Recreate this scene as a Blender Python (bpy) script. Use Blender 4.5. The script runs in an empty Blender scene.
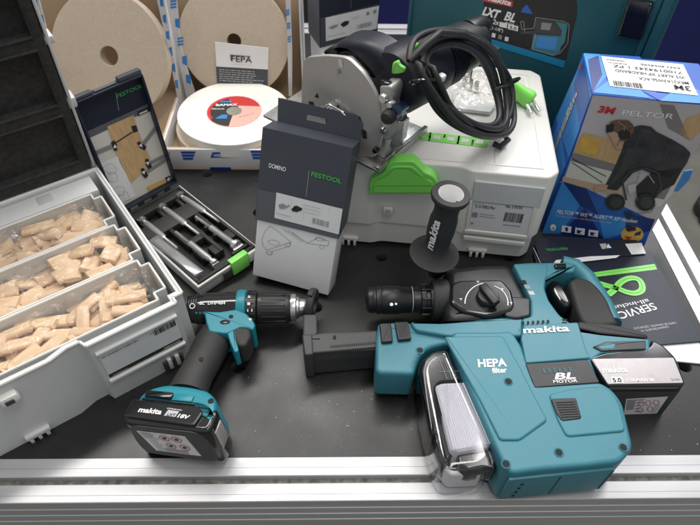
import bpy, bmesh, math, random
from mathutils import Vector as V, Matrix
random.seed(7)
S = bpy.context.scene
COL = S.collection
R = math.radians

# ---------------------------------------------------------------- camera
CAMH = 0.6495; PITCH = 0.8339; FPX = 590.91; ROLL = -0.0287; YAW = 0.0360
_m = Matrix.Rotation(-YAW, 3, 'Z')
_r = _m @ V((1, 0, 0)); FW = _m @ V((0, math.cos(PITCH), -math.sin(PITCH))); _u = _m @ V((0, math.sin(PITCH), math.cos(PITCH)))
CR = _r * math.cos(ROLL) - _u * math.sin(ROLL); CU = _u * math.cos(ROLL) + _r * math.sin(ROLL)
CAM = V((0, 0, CAMH))
cd = bpy.data.cameras.new('camera'); cam = bpy.data.objects.new('camera', cd); COL.objects.link(cam)
cam.matrix_world = Matrix(((CR.x, CU.x, -FW.x, 0), (CR.y, CU.y, -FW.y, 0), (CR.z, CU.z, -FW.z, CAMH), (0, 0, 0, 1)))
cd.sensor_fit = 'HORIZONTAL'; cd.sensor_width = 36; cd.lens = FPX / 700 * 36
cd.clip_start = 0.02; cd.clip_end = 60
cd.dof.use_dof = True; cd.dof.focus_distance = 0.72; cd.dof.aperture_fstop = 9
S.camera = cam

# ---------------------------------------------------------------- light
W = bpy.data.worlds.new('World'); S.world = W; W.use_nodes = True
nt = W.node_tree; bg = nt.nodes['Background']
tc = nt.nodes.new('ShaderNodeTexCoord'); sep = nt.nodes.new('ShaderNodeSeparateXYZ'); rp = nt.nodes.new('ShaderNodeValToRGB')
nt.links.new(tc.outputs['Generated'], sep.inputs[0]); nt.links.new(sep.outputs[2], rp.inputs[0]); nt.links.new(rp.outputs[0], bg.inputs[0])
rp.color_ramp.elements[0].position = 0.0; rp.color_ramp.elements[0].color = (.26, .27, .29, 1)
rp.color_ramp.elements[1].position = 0.85; rp.color_ramp.elements[1].color = (.88, .88, .88, 1)
e_ = rp.color_ramp.elements.new(.30); e_.color = (.60, .62, .66, 1)
e_ = rp.color_ramp.elements.new(.52); e_.color = (1.22, 1.24, 1.26, 1)
bg.inputs[1].default_value = 0.41
def area(name, loc, tgt, sx, sy, power, col):
    l = bpy.data.lights.new(name, 'AREA'); l.shape = 'RECTANGLE'; l.size = sx; l.size_y = sy; l.energy = power; l.color = col
    o = bpy.data.objects.new(name, l); COL.objects.link(o); o.location = loc
    o.rotation_euler = (V(tgt) - V(loc)).to_track_quat('-Z', 'Y').to_euler()
area('ceiling_light_strip', (-0.45, 1.5, 2.3), (0, .6, 0), 2.2, .26, 34, (1, .965, .92))
area('ceiling_light_strip', (0.5, 0.35, 2.3), (0.1, .5, 0), 2.2, .26, 18, (1, .97, .94))
area('ceiling_light_strip', (1.5, 2.4, 2.1), (0.2, .5, 0), 1.2, .6, 30, (.97, .97, 1))
S.view_settings.view_transform = 'Standard'; S.view_settings.look = 'None'
S.view_settings.exposure = 0.28; S.view_settings.gamma = 1

# ---------------------------------------------------------------- picture ray -> place
def ray(px, py): return FW + CR * ((px - 350) / FPX) - CU * ((py - 262.5) / FPX)
def U(px, py, z=0.0):
    r = ray(px, py); return CAM + r * ((z - CAMH) / r.z)
def ON(px, py, P, n):
    r = ray(px, py); return CAM + r * ((V(P) - CAM).dot(n) / r.dot(n))
def UL(pts, z): return [U(x, y, z) for x, y in pts]
def OL(pts, P, n, off=0.0): return [ON(x, y, P, n) + V(n) * off for x, y in pts]

# ---------------------------------------------------------------- materials
def mat(name, col, rough=.5, metal=0.0, bump=0.0, bscale=400, var=0.0, vscale=30, rvar=0.0, spec=.5, coat=0.0, trans=0, emit=0, stretch=None):
    m = bpy.data.materials.new(name); m.use_nodes = True; t = m.node_tree; b = t.nodes['Principled BSDF']
    b.inputs['Base Color'].default_value = (*col, 1); b.inputs['Roughness'].default_value = rough; b.inputs['Metallic'].default_value = metal
    b.inputs['Specular IOR Level'].default_value = spec; b.inputs['Coat Weight'].default_value = coat
    b.inputs['Coat Roughness'].default_value = .08
    co = t.nodes.new('ShaderNodeTexCoord'); src = co.outputs['Object']
    if stretch:
        mp = t.nodes.new('ShaderNodeMapping'); mp.inputs['Scale'].default_value = stretch; t.links.new(src, mp.inputs[0]); src = mp.outputs[0]
    if var or rvar:
        n = t.nodes.new('ShaderNodeTexNoise'); n.inputs['Scale'].default_value = vscale; n.inputs['Detail'].default_value = 6; t.links.new(src, n.inputs['Vector'])
        if var:
            r = t.nodes.new('ShaderNodeValToRGB'); r.color_ramp.elements[0].position = .3; r.color_ramp.elements[1].position = .7
            r.color_ramp.elements[0].color = (*[c * (1 - var) for c in col], 1); r.color_ramp.elements[1].color = (*[min(1, c * (1 + var)) for c in col], 1)
            t.links.new(n.outputs[0], r.inputs[0]); t.links.new(r.outputs[0], b.inputs['Base Color'])
        if rvar:
            mr = t.nodes.new('ShaderNodeMapRange'); mr.inputs[1].default_value = .3; mr.inputs[2].default_value = .7
            mr.inputs[3].default_value = max(0, rough - rvar); mr.inputs[4].default_value = min(1, rough + rvar)
            t.links.new(n.outputs[0], mr.inputs[0]); t.links.new(mr.outputs[0], b.inputs['Roughness'])
    if bump:
        n2 = t.nodes.new('ShaderNodeTexNoise'); n2.inputs['Scale'].default_value = bscale; n2.inputs['Detail'].default_value = 4; t.links.new(src, n2.inputs['Vector'])
        bp = t.nodes.new('ShaderNodeBump'); bp.inputs['Strength'].default_value = bump; bp.inputs['Distance'].default_value = .0006
        t.links.new(n2.outputs[0], bp.inputs['Height']); t.links.new(bp.outputs[0], b.inputs['Normal'])
    return m
def dusty(m):
    t = m.node_tree; b = t.nodes['Principled BSDF']; co = t.nodes.new('ShaderNodeTexCoord')
    n = t.nodes.new('ShaderNodeTexNoise'); n.inputs['Scale'].default_value = 7; n.inputs['Detail'].default_value = 9; n.inputs['Roughness'].default_value = .72; n.inputs['Distortion'].default_value = .8
    t.links.new(co.outputs['Object'], n.inputs['Vector']); r = t.nodes.new('ShaderNodeMapRange'); r.inputs[1].default_value = .52; r.inputs[2].default_value = .80; r.inputs[3].default_value = 0; r.inputs[4].default_value = .5
    t.links.new(n.outputs[0], r.inputs[0]); ad = r
    src = b.inputs['Base Color'].links[0].from_socket; mx = t.nodes.new('ShaderNodeMix'); mx.data_type = 'RGBA'; t.links.new(ad.outputs[0], mx.inputs[0]); t.links.new(src, mx.inputs[6]); mx.inputs[7].default_value = (.055, .055, .053, 1)
    t.links.new(mx.outputs[2], b.inputs['Base Color'])
def clear(name, col=(1, 1, 1), fac=.12, rough=.05, bump=0, bscale=60, milk=0.0):
    m = bpy.data.materials.new(name); m.use_nodes = True; t = m.node_tree; t.nodes.remove(t.nodes['Principled BSDF'])
    out = t.nodes['Material Output']; tr = t.nodes.new('ShaderNodeBsdfTransparent'); tr.inputs[0].default_value = (*col, 1)
    gl = t.nodes.new('ShaderNodeBsdfGlossy'); gl.inputs['Roughness'].default_value = rough
    fr = t.nodes.new('ShaderNodeFresnel'); fr.inputs[0].default_value = 1.5 if fac > .03 else 1.33
    ad = t.nodes.new('ShaderNodeMath'); ad.operation = 'ADD'; ad.inputs[1].default_value = fac; ad.use_clamp = True
    mx = t.nodes.new('ShaderNodeMixShader'); t.links.new(fr.outputs[0], ad.inputs[0]); mn = t.nodes.new('ShaderNodeMath'); mn.operation = 'MINIMUM'; mn.inputs[1].default_value = .6 if fac > .03 else .24; t.links.new(ad.outputs[0], mn.inputs[0]); t.links.new(mn.outputs[0], mx.inputs[0])
    last = tr
    if milk:
        df = t.nodes.new('ShaderNodeBsdfDiffuse'); df.inputs[0].default_value = (.9, .9, .92, 1); m2 = t.nodes.new('ShaderNodeMixShader'); m2.inputs[0].default_value = milk
        t.links.new(tr.outputs[0], m2.inputs[1]); t.links.new(df.outputs[0], m2.inputs[2]); last = m2
    t.links.new(last.outputs[0], mx.inputs[1]); t.links.new(gl.outputs[0], mx.inputs[2]); t.links.new(mx.outputs[0], out.inputs[0])
    if bump:
        co = t.nodes.new('ShaderNodeTexCoord'); n2 = t.nodes.new('ShaderNodeTexNoise'); n2.inputs['Scale'].default_value = bscale; n2.inputs['Detail'].default_value = 3
        n2.inputs['Distortion'].default_value = 2.2
        t.links.new(co.outputs['Object'], n2.inputs['Vector']); bp = t.nodes.new('ShaderNodeBump'); bp.inputs['Strength'].default_value = bump; bp.inputs['Distance'].default_value = .004
        t.links.new(n2.outputs[0], bp.inputs['Height']); t.links.new(bp.outputs[0], gl.inputs['Normal']); t.links.new(bp.outputs[0], fr.inputs['Normal'])
    return m
M = dict(
    top=mat('bench_top_black', (.0135, .014, .0142), .38, var=.4, vscale=9, rvar=.12, bump=.25, bscale=900),
    hole=mat('hole_dark', (.012, .012, .012), .8),
    alu=mat('rail_aluminium', (.56, .56, .57), .48, .6, bump=.12, bscale=250, var=.05, vscale=40, rvar=.08, stretch=(.06, 1, 1)),
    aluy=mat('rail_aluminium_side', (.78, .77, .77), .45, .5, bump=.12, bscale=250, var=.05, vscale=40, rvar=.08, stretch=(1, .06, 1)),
    slot=mat('rail_slot_grey', (.22, .21, .19), .6, .3, var=.5, vscale=120),
    floor=mat('floor_grey', (.17, .165, .14), .55, var=.2, vscale=6),
    blue=mat('panel_blue', (.012, .018, .14), .5, var=.1, vscale=4),
    beige=mat('panel_beige', (.42, .40, .34), .6, var=.05),
    lgrey=mat('case_light_grey', (.60, .61, .60), .42, bump=.12, bscale=1500, var=.03, vscale=12),
    wgrey=mat('case_off_white', (.76, .75, .71), .38, bump=.10, bscale=1500, var=.03, vscale=12),
    mgrey=mat('case_mid_grey', (.47, .48, .48), .45, bump=.1, bscale=1500, var=.03),
    dgrey=mat('plastic_dark_grey', (.045, .046, .048), .5, bump=.15, bscale=900, var=.12),
    foam=mat('foam_black', (.028, .028, .027), .85, bump=1.0, bscale=420, var=.35, vscale=160),
    foamin=mat('insert_black', (.016, .016, .016), .6, bump=.5, bscale=700, var=.3),
    black=mat('plastic_black', (.014, .014, .015), .38, bump=.12, bscale=900, rvar=.06, var=.15),
    gloss=mat('plastic_gloss_black', (.010, .010, .011), .16, coat=.3, rvar=.05, vscale=20),
    rubber=mat('rubber_black', (.030, .029, .029), .62, bump=.4, bscale=700, var=.15),
    teal=mat('plastic_teal', (.043, .205, .262), .42, bump=.28, bscale=1300, var=.07, vscale=22, rvar=.08),
    tealhi=mat('plastic_bright_teal', (.012, .225, .29), .38, bump=.12, bscale=1100, var=.05, vscale=15),
    tealdk=mat('case_dark_teal', (.012, .095, .120), .5, bump=.25, bscale=900, var=.06, vscale=10),
    green=mat('plastic_green', (.25, .78, .13), .36, var=.05, vscale=20),
    greenp=mat('print_green', (.06, .50, .08), .5),
    white=mat('paper_white', (.80, .80, .80), .6, var=.02),
    wgloss=mat('print_white', (.85, .85, .85), .45),
    label=mat('label_white', (.72, .72, .72), .35, var=.03),
    silver=mat('label_silver', (.40, .37, .37), .30, .35, rvar=.1, vscale=60),
    navy=mat('card_navy', (.012, .016, .032), .45, var=.06),
    slate=mat('card_slate', (.055, .062, .078), .42, var=.05),
    slate2=mat('card_slate_light', (.10, .105, .12), .42, var=.05),
    ink=mat('ink_black', (.02, .02, .02), .6),
    inkg=mat('ink_grey', (.28, .28, .29), .6),
    inkl=mat('ink_pale_grey', (.50, .50, .50), .6),
    red=mat('ink_red', (.55, .03, .03), .45),
    pink=mat('ink_pink', (.75, .42, .36), .5),
    blu1=mat('ink_blue', (.02, .10, .45), .35, var=.2, vscale=14),
    blu2=mat('ink_light_blue', (.04, .24, .62), .35, var=.15, vscale=14),
    blu3=mat('ink_deep_blue', (.008, .025, .16), .35, var=.2, vscale=14),
    cyan=mat('ink_cyan', (.01, .25, .48), .35, var=.15, vscale=10),
    card=mat('cardboard', (.50, .37, .245), .75, bump=.3, bscale=200, var=.08, vscale=8),
    cardp=mat('cardboard_printed_white', (.66, .66, .67), .5, var=.04),
    wheel=mat('abrasive_tan', (.52, .43, .335), .85, bump=.5, bscale=1600, var=.06, vscale=200),
    wheelw=mat('abrasive_white', (.84, .81, .74), .85, bump=.4, bscale=1600, var=.02, vscale=200),
    wheelc=mat('abrasive_cream', (.66, .58, .44), .85, bump=.4, bscale=1600, var=.04),
    wood=mat('beech', (.76, .54, .34), .55, bump=.3, bscale=120, var=.10, vscale=60, stretch=(1, 6, 6)),
    oak=mat('print_wood', (.55, .36, .18), .5, var=.12, vscale=60, stretch=(6, 1, 1)),
    steel=mat('steel', (.62, .61, .60), .28, .95, rvar=.1, vscale=60),
    cast=mat('cast_magnesium', (.52, .51, .49), .40, .55, bump=.2, bscale=700, var=.06, vscale=20, rvar=.06),
    bitgrey=mat('bit_shank_grey', (.36, .36, .35), .38, .5, rvar=.1),
    bluest=mat('blue_steel', (.10, .16, .30), .22, .9),
    cable=mat('cable_rubber', (.022, .022, .023), .5, bump=.2, bscale=300, var=.2),
    saw=mat('saw_navy_plastic', (.012, .014, .022), .42, bump=.15, bscale=900, var=.1),
    filt=mat('filter_lilac', (.90, .88, .96), .6, bump=1.0, bscale=300, stretch=(40, 1, 1), var=.08, vscale=100),
    skin=mat('print_skin', (.50, .30, .22), .5), hair=mat('print_hair', (.14, .08, .05), .5, var=.3, vscale=200),
    jack=mat('print_jacket', (.028, .028, .034), .45, var=.5, vscale=60),
    pgrey=mat('print_wall_grey', (.50, .46, .475), .45, var=.08, vscale=8), pgr2=mat('print_beam_grey', (.22, .20, .20), .45),
    gold=mat('print_yellow', (.62, .38, .07), .45, var=.2, vscale=60), cream=mat('print_cream', (.62, .60, .54), .45),
    clear=clear('clear_plastic', (.98, .98, 1.0), .031, .06), film=clear('film', (1, 1, 1), .029, .085, bump=1.0, bscale=48, milk=.045),
    tubep=clear('clear_tube', (.80, .82, .84), .12, .12, milk=.18),
)

dusty(M['top'])
# ---------------------------------------------------------------- mesh builder
def newell(p):
    n = V((0, 0, 0))
    for i in range(len(p)):
        a, b = p[i], p[(i + 1) % len(p)]
        n += V(((a.y - b.y) * (a.z + b.z), (a.z - b.z) * (a.x + b.x), (a.x - b.x) * (a.y + b.y)))
    return n.normalized()
def frame(o, x, n):
    n = V(n).normalized(); x = (V(x) - n * V(x).dot(n)).normalized(); y = n.cross(x)
    return Matrix(((x.x, y.x, n.x, o[0]), (x.y, y.y, n.y, o[1]), (x.z, y.z, n.z, o[2]), (0, 0, 0, 1)))
def fillet(p, rad, k=4):
    out = []; n = len(p)
    for i in range(n):
        a, b, c = p[i - 1], p[i], p[(i + 1) % n]
        d1 = (a - b); d2 = (c - b); r = min(rad, d1.length * .45, d2.length * .45)
        if r < 1e-6 or d1.normalized().dot(d2.normalized()) < -.995: out.append(b); continue
        s = b + d1.normalized() * r; e = b + d2.normalized() * r
        for j in range(k + 1):
            t = j / k; out.append(s * (1 - t) ** 2 + b * 2 * t * (1 - t) + e * t * t)
    return out
class MB:
    def __init__(s): s.v = []; s.f = []; s.m = []; s.mats = []; s.sm = []
    def add(s, vs, fs, m, X=None, smooth=True):
        if m not in s.mats: s.mats.append(m)
        k = len(s.v); mi = s.mats.index(m)
        for v in vs: s.v.append((X @ V(v)) if X is not None else V(v))
        flip = X is not None and X.to_3x3().determinant() < 0
        for f in fs:
            f = [i + k for i in f]
            if flip: f.reverse()
            s.f.append(f); s.m.append(mi); s.sm.append(smooth)
        return s
    def bm(s, b, m, X=None):
        b.verts.ensure_lookup_table(); b.verts.index_update()
        s.add([v.co.copy() for v in b.verts], [[v.index for v in f.verts] for f in b.faces], m, X); b.free(); return s
    def box(s, lo, hi, m, bev=0.0, X=None, seg=2):
        b = bmesh.new(); bmesh.ops.create_cube(b, size=1)
        for v in b.verts: v.co = V([(lo[i] + hi[i]) / 2 + v.co[i] * (hi[i] - lo[i]) for i in range(3)])
        if bev: bmesh.ops.bevel(b, geom=list(b.edges), offset=bev, segments=seg, profile=.5, affect='EDGES', clamp_overlap=True)
        return s.bm(b, m, X)
    def slab(s, pts, depth, m, r=0.0, fil=0.0, n=None, seg=3, rb=0.0, taper=0.0):
        """pts: world outline of the top; goes depth along -n; top edge rounded r, bottom rb"""
        nn = newell(pts)
        if n is not None and nn.dot(V(n)) < 0: pts = list(reversed(pts)); nn = -nn
        elif n is None and nn.z < 0: pts = list(reversed(pts)); nn = -nn
        if fil or r > .0008: pts = fillet(pts, max(fil, r * 1.35))
        N = len(pts); offs = []
        for i in range(N):
            a, b, c = pts[i - 1], pts[i], pts[(i + 1) % N]
            e1 = (b - a); e2 = (c - b)
            if e1.length < 1e-9: e1 = e2
            if e2.length < 1e-9: e2 = e1
            n1 = nn.cross(e1.normalized()); n2 = nn.cross(e2.normalized())
            q = n1 + n2
            q = q / max(.5, q.dot(q) / 2) if q.length > 1e-6 else n1
            offs.append(q)
        rings = []
        def ring(h, ins): rings.append([p + o * ins - nn * h for p, o in zip(pts, offs)])
        if r:
            ring(0, r + min(.0004, r * .2))
            for j in range(seg, -1, -1):
                a = j / seg * math.pi / 2; ring(r * (1 - math.sin(a)), r * (1 - math.cos(a)))
        else: ring(0, 0)
        if rb:
            for j in range(seg + 1):
                a = j / seg * math.pi / 2; ring(depth - rb * (1 - math.sin(a)), rb * (1 - math.cos(a)) + taper)
        else: ring(depth, taper)
        vs = [v for rg in rings for v in rg]; fs = []
        for k in range(len(rings) - 1):
            for i in range(N):
                j = (i + 1) % N; fs.append([k * N + i, (k + 1) * N + i, (k + 1) * N + j, k * N + j])
        fs.append(list(range(N))); fs.append([(len(rings) - 1) * N + i for i in reversed(range(N))])
        return s.add(vs, fs, m)
    def poly(s, pts, m, n=None):
        if n is not None and newell(pts).dot(V(n)) < 0: pts = list(reversed(pts))
        return s.add(pts, [list(range(len(pts)))], m, smooth=False)
    def lathe(s, prof, m, X=None, seg=40, close=False):
        """prof: (radius, height) list along local z"""
        vs = []; fs = []; n = len(prof)
        for i in range(seg):
            a = 2 * math.pi * i / seg
            for r, h in prof: vs.append((r * math.cos(a), r * math.sin(a), h))
        for i in range(seg):
            j = (i + 1) % seg
            for k in range(n if close else n - 1):
                l = (k + 1) % n
                fs.append([i * n + k, j * n + k, j * n + l, i * n + l])
        return s.add(vs, fs, m, X)
    def tube(s, path, rad, m, seg=10, flat=1.0, up=None, cap=True):
        """rad number or list; flat squashes along up"""
        P = [V(p) for p in path]; n = len(P); vs = []; fs = []
        if not isinstance(rad, (list, tuple)): rad = [rad] * n
        pn = V(up) if up is not None else None
        for i in range(n):
            t = (P[min(i + 1, n - 1)] - P[max(i - 1, 0)]).normalized()
            if pn is None:
                pn = t.cross(V((0, 0, 1)) if abs(t.z) < .9 else V((1, 0, 0))).normalized()
            q = (pn - t * pn.dot(t)).normalized()
            if up is None: pn = q
            b = t.cross(q)
            rr = rad[i]; ra, rb_ = (rr if isinstance(rr, tuple) else (rr * flat, rr))
            for k in range(seg):
                a = 2 * math.pi * k / seg; vs.append(P[i] + q * (math.cos(a) * ra) + b * (math.sin(a) * rb_))
        for i in range(n - 1):
            for k in range(seg):
                l = (k + 1) % seg; fs.append([i * seg + k, i * seg + l, (i + 1) * seg + l, (i + 1) * seg + k])
        if cap: fs.append(list(reversed(range(seg)))); fs.append([(n - 1) * seg + k for k in range(seg)])
        return s.add(vs, fs, m)
    def text(s, st, A, B, n, h, m, bold=0.0, shear=0.0, off=.0004):
        """st runs on the baseline A->B (world), capital height h, on a face with normal n"""
        vs, fs, x0, x1, ch = glyphs(st, bold, shear)
        n = V(n).normalized(); X = frame(A + n * off, B - A, n)
        sx = (B - A).length / max(1e-6, x1 - x0); sy = h / ch
        return s.add([X @ V(((x - x0) * sx, y * sy, 0)) for x, y in vs], fs, m, smooth=False)
_gc = {}
def glyphs(st, bold, shear):
    k = (st, bold, shear)
    if k in _gc: return _gc[k]
    c = bpy.data.curves.new('t', 'FONT'); c.body = st; c.size = 1; c.offset = bold; c.shear = shear; c.resolution_u = 3
    o = bpy.data.objects.new('t', c); COL.objects.link(o); dg = bpy.context.evaluated_depsgraph_get()
    me = bpy.data.meshes.new_from_object(o.evaluated_get(dg)); vs = [(v.co.x, v.co.y) for v in me.vertices]; fs = [list(p.vertices) for p in me.polygons]
    bpy.data.objects.remove(o); bpy.data.curves.remove(c); bpy.data.meshes.remove(me)
    xs = [v[0] for v in vs] or [0, 1]; _gc[k] = (vs, fs, min(xs), max(xs), .73); return _gc[k]
TM = {}
def obj(name, mb, parent=None):
    me = bpy.data.meshes.new(name); inv = TM[parent.name].inverted() if parent else None
    org = None
    if parent is None:
        c = sum(mb.v, V()) / len(mb.v); org = V((c.x, c.y, min(v.z for v in mb.v))); vs = [v - org for v in mb.v]
    else: vs = [inv @ v for v in mb.v]
    me.from_pydata(vs, [], mb.f)
    for mm in mb.mats: me.materials.append(M[mm])
    me.polygons.foreach_set('material_index', mb.m); me.polygons.foreach_set('use_smooth', mb.sm)
    me.update(); me.set_sharp_from_angle(angle=R(38))
    o = bpy.data.objects.new(name, me); COL.objects.link(o)
    if parent:
        o.parent = parent; TM[o.name] = TM[parent.name]
    else: o.location = org; TM[o.name] = Matrix.Translation(org)
    return o
def tag(o, label, cat, group=None, kind=None):
    if label: o['label'] = label
    if cat: o['category'] = cat
    if group: o['group'] = group
    if kind: o['kind'] = kind
    return o
def thing(name, loc, label, cat, rz=0, group=None):
    o = bpy.data.objects.new(name, None); COL.objects.link(o); o.empty_display_size = .02
    o.location = loc; o.rotation_euler = (0, 0, rz); TM[o.name] = Matrix.Translation(V(loc)) @ Matrix.Rotation(rz, 4, 'Z')
    return tag(o, label, cat, group)
def LOC(x, y, z, rz, rx=0, ry=0):
    return Matrix.Translation((x, y, z)) @ Matrix.Rotation(rz, 4, 'Z') @ Matrix.Rotation(rx, 4, 'X') @ Matrix.Rotation(ry, 4, 'Y')
def dirs(X): return X.to_3x3() @ V((1, 0, 0)), X.to_3x3() @ V((0, 1, 0)), X.to_3x3() @ V((0, 0, 1))
class Face:
    """a flat face of a thing on which print is laid: pixel tracing or local metres"""
    def __init__(s, mb, P, n, x): s.mb = mb; s.P = V(P); s.n = V(n).normalized(); s.x = V(x).normalized(); s.k = 0
    def p(s, px, py, off=0): return ON(px, py, s.P, s.n) + s.n * off
    def poly(s, pts, m, lv=1, fil=0):
        q = [s.p(*a, off=.0003 * lv) for a in pts]
        if fil: q = fillet(q, fil)
        s.mb.poly(q, m, s.n)
    def text(s, st, a, b, hpx, m, lv=3, bold=0, shear=0):
        A, B = s.p(*a), s.p(*b); sc = (B - A).length / max(1, math.hypot(b[0] - a[0], b[1] - a[1]))
        s.mb.text(st, A, B, s.n, hpx * sc, m, bold, shear, off=.0003 * lv)
    def textl(s, st, a, b, top, m, lv=3, bold=0, shear=0):
        """cap height given by the pixel 'top' above a"""
        A, B, T = s.p(*a), s.p(*b), s.p(*top); d = (B - A).normalized(); q = T - A
        s.mb.text(st, A, B, s.n, (q - d * q.dot(d)).length, m, bold, shear, off=.0003 * lv)
    def line(s, pts, w, m, lv=2, closed=False):
        q = [s.p(*a, off=.0003 * lv) for a in pts]
        if closed: q.append(q[0])
        for a, b in zip(q, q[1:]):
            if (b - a).length < 1e-6: continue
            t = (b - a).normalized(); o = s.n.cross(t) * (w / 2); s.mb.poly([a - o, b - o, b + o, a + o], m, s.n)
    def ribbon(s, pts, w, m, lv=2, k=8):
        q = [s.p(*a, off=.0003 * lv) for a in pts]; n = len(q); c = []
        for i in range(n - 1):
            P0, P1, P2, P3 = q[max(0, i - 1)], q[i], q[i + 1], q[min(n - 1, i + 2)]
            for j in range(k):
                u = j / k; c.append(.5 * (2 * P1 + (P2 - P0) * u + (2 * P0 - 5 * P1 + 4 * P2 - P3) * u * u + (3 * P1 - P0 - 3 * P2 + P3) * u ** 3))
        c.append(q[-1]); L_, R_ = [], []
        for i, p in enumerate(c):
            t = (c[min(i + 1, len(c) - 1)] - c[max(0, i - 1)]).normalized(); o = s.n.cross(t) * w / 2; L_.append(p + o); R_.append(p - o)
        for i in range(len(c) - 1): s.mb.poly([R_[i], R_[i + 1], L_[i + 1], L_[i]], m, s.n)
    def bars(s, tl, tr, bl, m='ink', n=26, lv=3):
        A, B, Cc = s.p(*tl, off=.0003 * lv), s.p(*tr, off=.0003 * lv), s.p(*bl, off=.0003 * lv); u = B - A; w = Cc - A; t = 0; rr = random.Random(n)
        while t < .97:
            k = rr.choice((.01, .02, .035)); a = A + u * t; b = A + u * min(1, t + k); s.mb.poly([a, b, b + w, a + w], m, s.n); t += k + rr.choice((.012, .02, .03))
    def lines(s, tl, tr, bl, n, m='inkg', lv=3, fill=.35):
        A, B, Cc = s.p(*tl, off=.0003 * lv), s.p(*tr, off=.0003 * lv), s.p(*bl, off=.0003 * lv); u = B - A; w = Cc - A; rr = random.Random(n * 7 + int(tl[0]))
        for i in range(n):
            a = A + w * (i / n); e = w * (fill / n); t = 0; L = rr.uniform(.6, 1)
            while t < L:
                k = rr.uniform(.03, .12); k2 = min(L, t + k); s.mb.poly([a + u * t, a + u * k2, a + u * k2 + e, a + u * t + e], m, s.n); t = k2 + .02

# ================================================================ SETTING
f = MB(); f.add([(-6, -4, -.85), (6, -4, -.85), (6, 6, -.85), (-6, 6, -.85)], [[0, 1, 2, 3]], 'floor'); tag(obj('floor', f), None, None, kind='structure')
pn = MB(); xs = ON(301, 8, (0, 2.5, 0), V((0, 1, 0))).x
pn.box((xs + .04, 2.5, -.80), (4.5, 2.54, 1.1), 'blue', .003); pn.box((xs + .04, 2.49, -.85), (4.5, 2.55, -.80), 'dgrey', .003)
tag(obj('partition_panel', pn), 'dark blue partition panel standing behind the bench', 'partition')
pn = MB(); pn.box((-3, 2.5, -.80), (xs, 2.54, 1.1), 'beige', .003); pn.box((-3, 2.49, -.85), (xs, 2.55, -.80), 'dgrey', .003); pn.box((xs, 2.505, -.85), (xs + .04, 2.535, 1.1), 'ink', 0)
tag(obj('partition_panel', pn), 'beige partition panel seen between the cardboard cartons and the dark hang box', 'partition')

# workbench
WB = thing('workbench', (-.27, .8, -.85), 'black perforated workbench with aluminium profile rails round its edge', 'workbench')
X0, X1, Y0, Y1, SP = -1.1, .5005, .289, 1.294, .096
t = MB(); hx = [-.2195 + SP * k for k in range(-9, 8)]; hy = [.793 + SP * k for k in range(-4, 5)]
NS = 24
for cx in hx:
    for cy in hy:
        h = SP / 2; sq = []; ci = []; c2 = []; c3 = []
        for i in range(NS):
            a = 2 * math.pi * i / NS; c, s_ = math.cos(a), math.sin(a); k = h / max(abs(c), abs(s_)); sq.append((cx + c * k, cy + s_ * k, 0))
            ci.append((cx + c * .0095, cy + s_ * .0095, 0)); c2.append((cx + c * .0088, cy + s_ * .0088, -.001)); c3.append((cx + c * .0088, cy + s_ * .0088, -.017))
        t.add(sq + ci, [[i, (i + 1) % NS, NS + (i + 1) % NS, NS + i] for i in range(NS)], 'top', smooth=False)
        t.add(ci + c2 + c3, [[i, (i + 1) % NS, NS + (i + 1) % NS, NS + i] for i in range(NS)] + [[NS + i, NS + (i + 1) % NS, 2 * NS + (i + 1) % NS, 2 * NS + i] for i in range(NS)], 'dgrey')
gx0, gx1, gy0, gy1 = hx[0] - SP / 2, hx[-1] + SP / 2, hy[0] - SP / 2, hy[-1] + SP / 2
for a, b, c, d in ((X0, Y0, X1, gy0), (X0, gy1, X1, Y1), (X0, gy0, gx0, gy1)):
    t.add([(a, b, 0), (c, b, 0), (c, d, 0), (a, d, 0)], [[0, 1, 2, 3]], 'top', smooth=False)
t.add([(X0, Y0, -.019), (X1, Y0, -.019), (X1, Y1, -.019), (X0, Y1, -.019)], [[3, 2, 1, 0]], 'hole', smooth=False)
obj('table_top', t, WB)
def rail(prof, p0, p1, inward, m, ms):
    """prof (d from inner edge, z); runs p0->p1"""
    b = MB(); a, c = V(p0), V(p1); n = len(prof); i_ = V(inward)
    vs = [a - i_ * d + V((0, 0, z)) for d, z in prof] + [c - i_ * d + V((0, 0, z)) for d, z in prof]
    for k in range(n - 1):
        mm = ms if prof[k][1] < -.002 and prof[k + 1][1] < -.002 and prof[k][0] < .04 else m
        q = [vs[k], vs[k + 1], vs[n + k + 1], vs[n + k]]; b.add(q, [[0, 1, 2, 3]], mm, smooth=False)
    b.add([vs[0], vs[n - 1], vs[2 * n - 1], vs[n]], [[0, 1, 2, 3]], m, smooth=False)
    b.add(vs[:n], [list(range(n))], m, smooth=False); b.add(vs[n:], [list(range(n))], m, smooth=False)
    return b
P_ = [(0.0006, -.02), (0.0006, .0008), (.0120, .0008), (.0122, .0003), (.0124, .0008), (.0210, .0008), (.0218, 0), (.0218, -.009), (.0300, -.009), (.0300, 0), (.0308, .0008), (.042, .0008), (.0422, .0003), (.0424, .0008), (.0492, .0008), (.050, 0),
      (.050, -.016), (.0478, -.017), (.0478, -.019), (.050, -.020), (.050, -.034), (.0478, -.035), (.0478, -.037), (.050, -.038), (.050, -.052), (.0478, -.053), (.0478, -.055), (.050, -.056), (.050, -.092), (0.0006, -.092)]
obj('front_rail', rail(P_, (X0, Y0, 0), (.548, Y0, 0), (0, 1, 0), 'alu', 'slot'), WB)
obj('back_rail', rail(P_, (X0, Y1, 0), (.548, Y1, 0), (0, -1, 0), 'alu', 'slot'), WB)
Pr = [(d * .95, z) for d, z in P_]
obj('side_rail', rail(Pr, (X1, Y0 + .0005, 0), (X1, Y1 - .0005, 0), (-1, 0, 0), 'aluy', 'slot'), WB)
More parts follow.
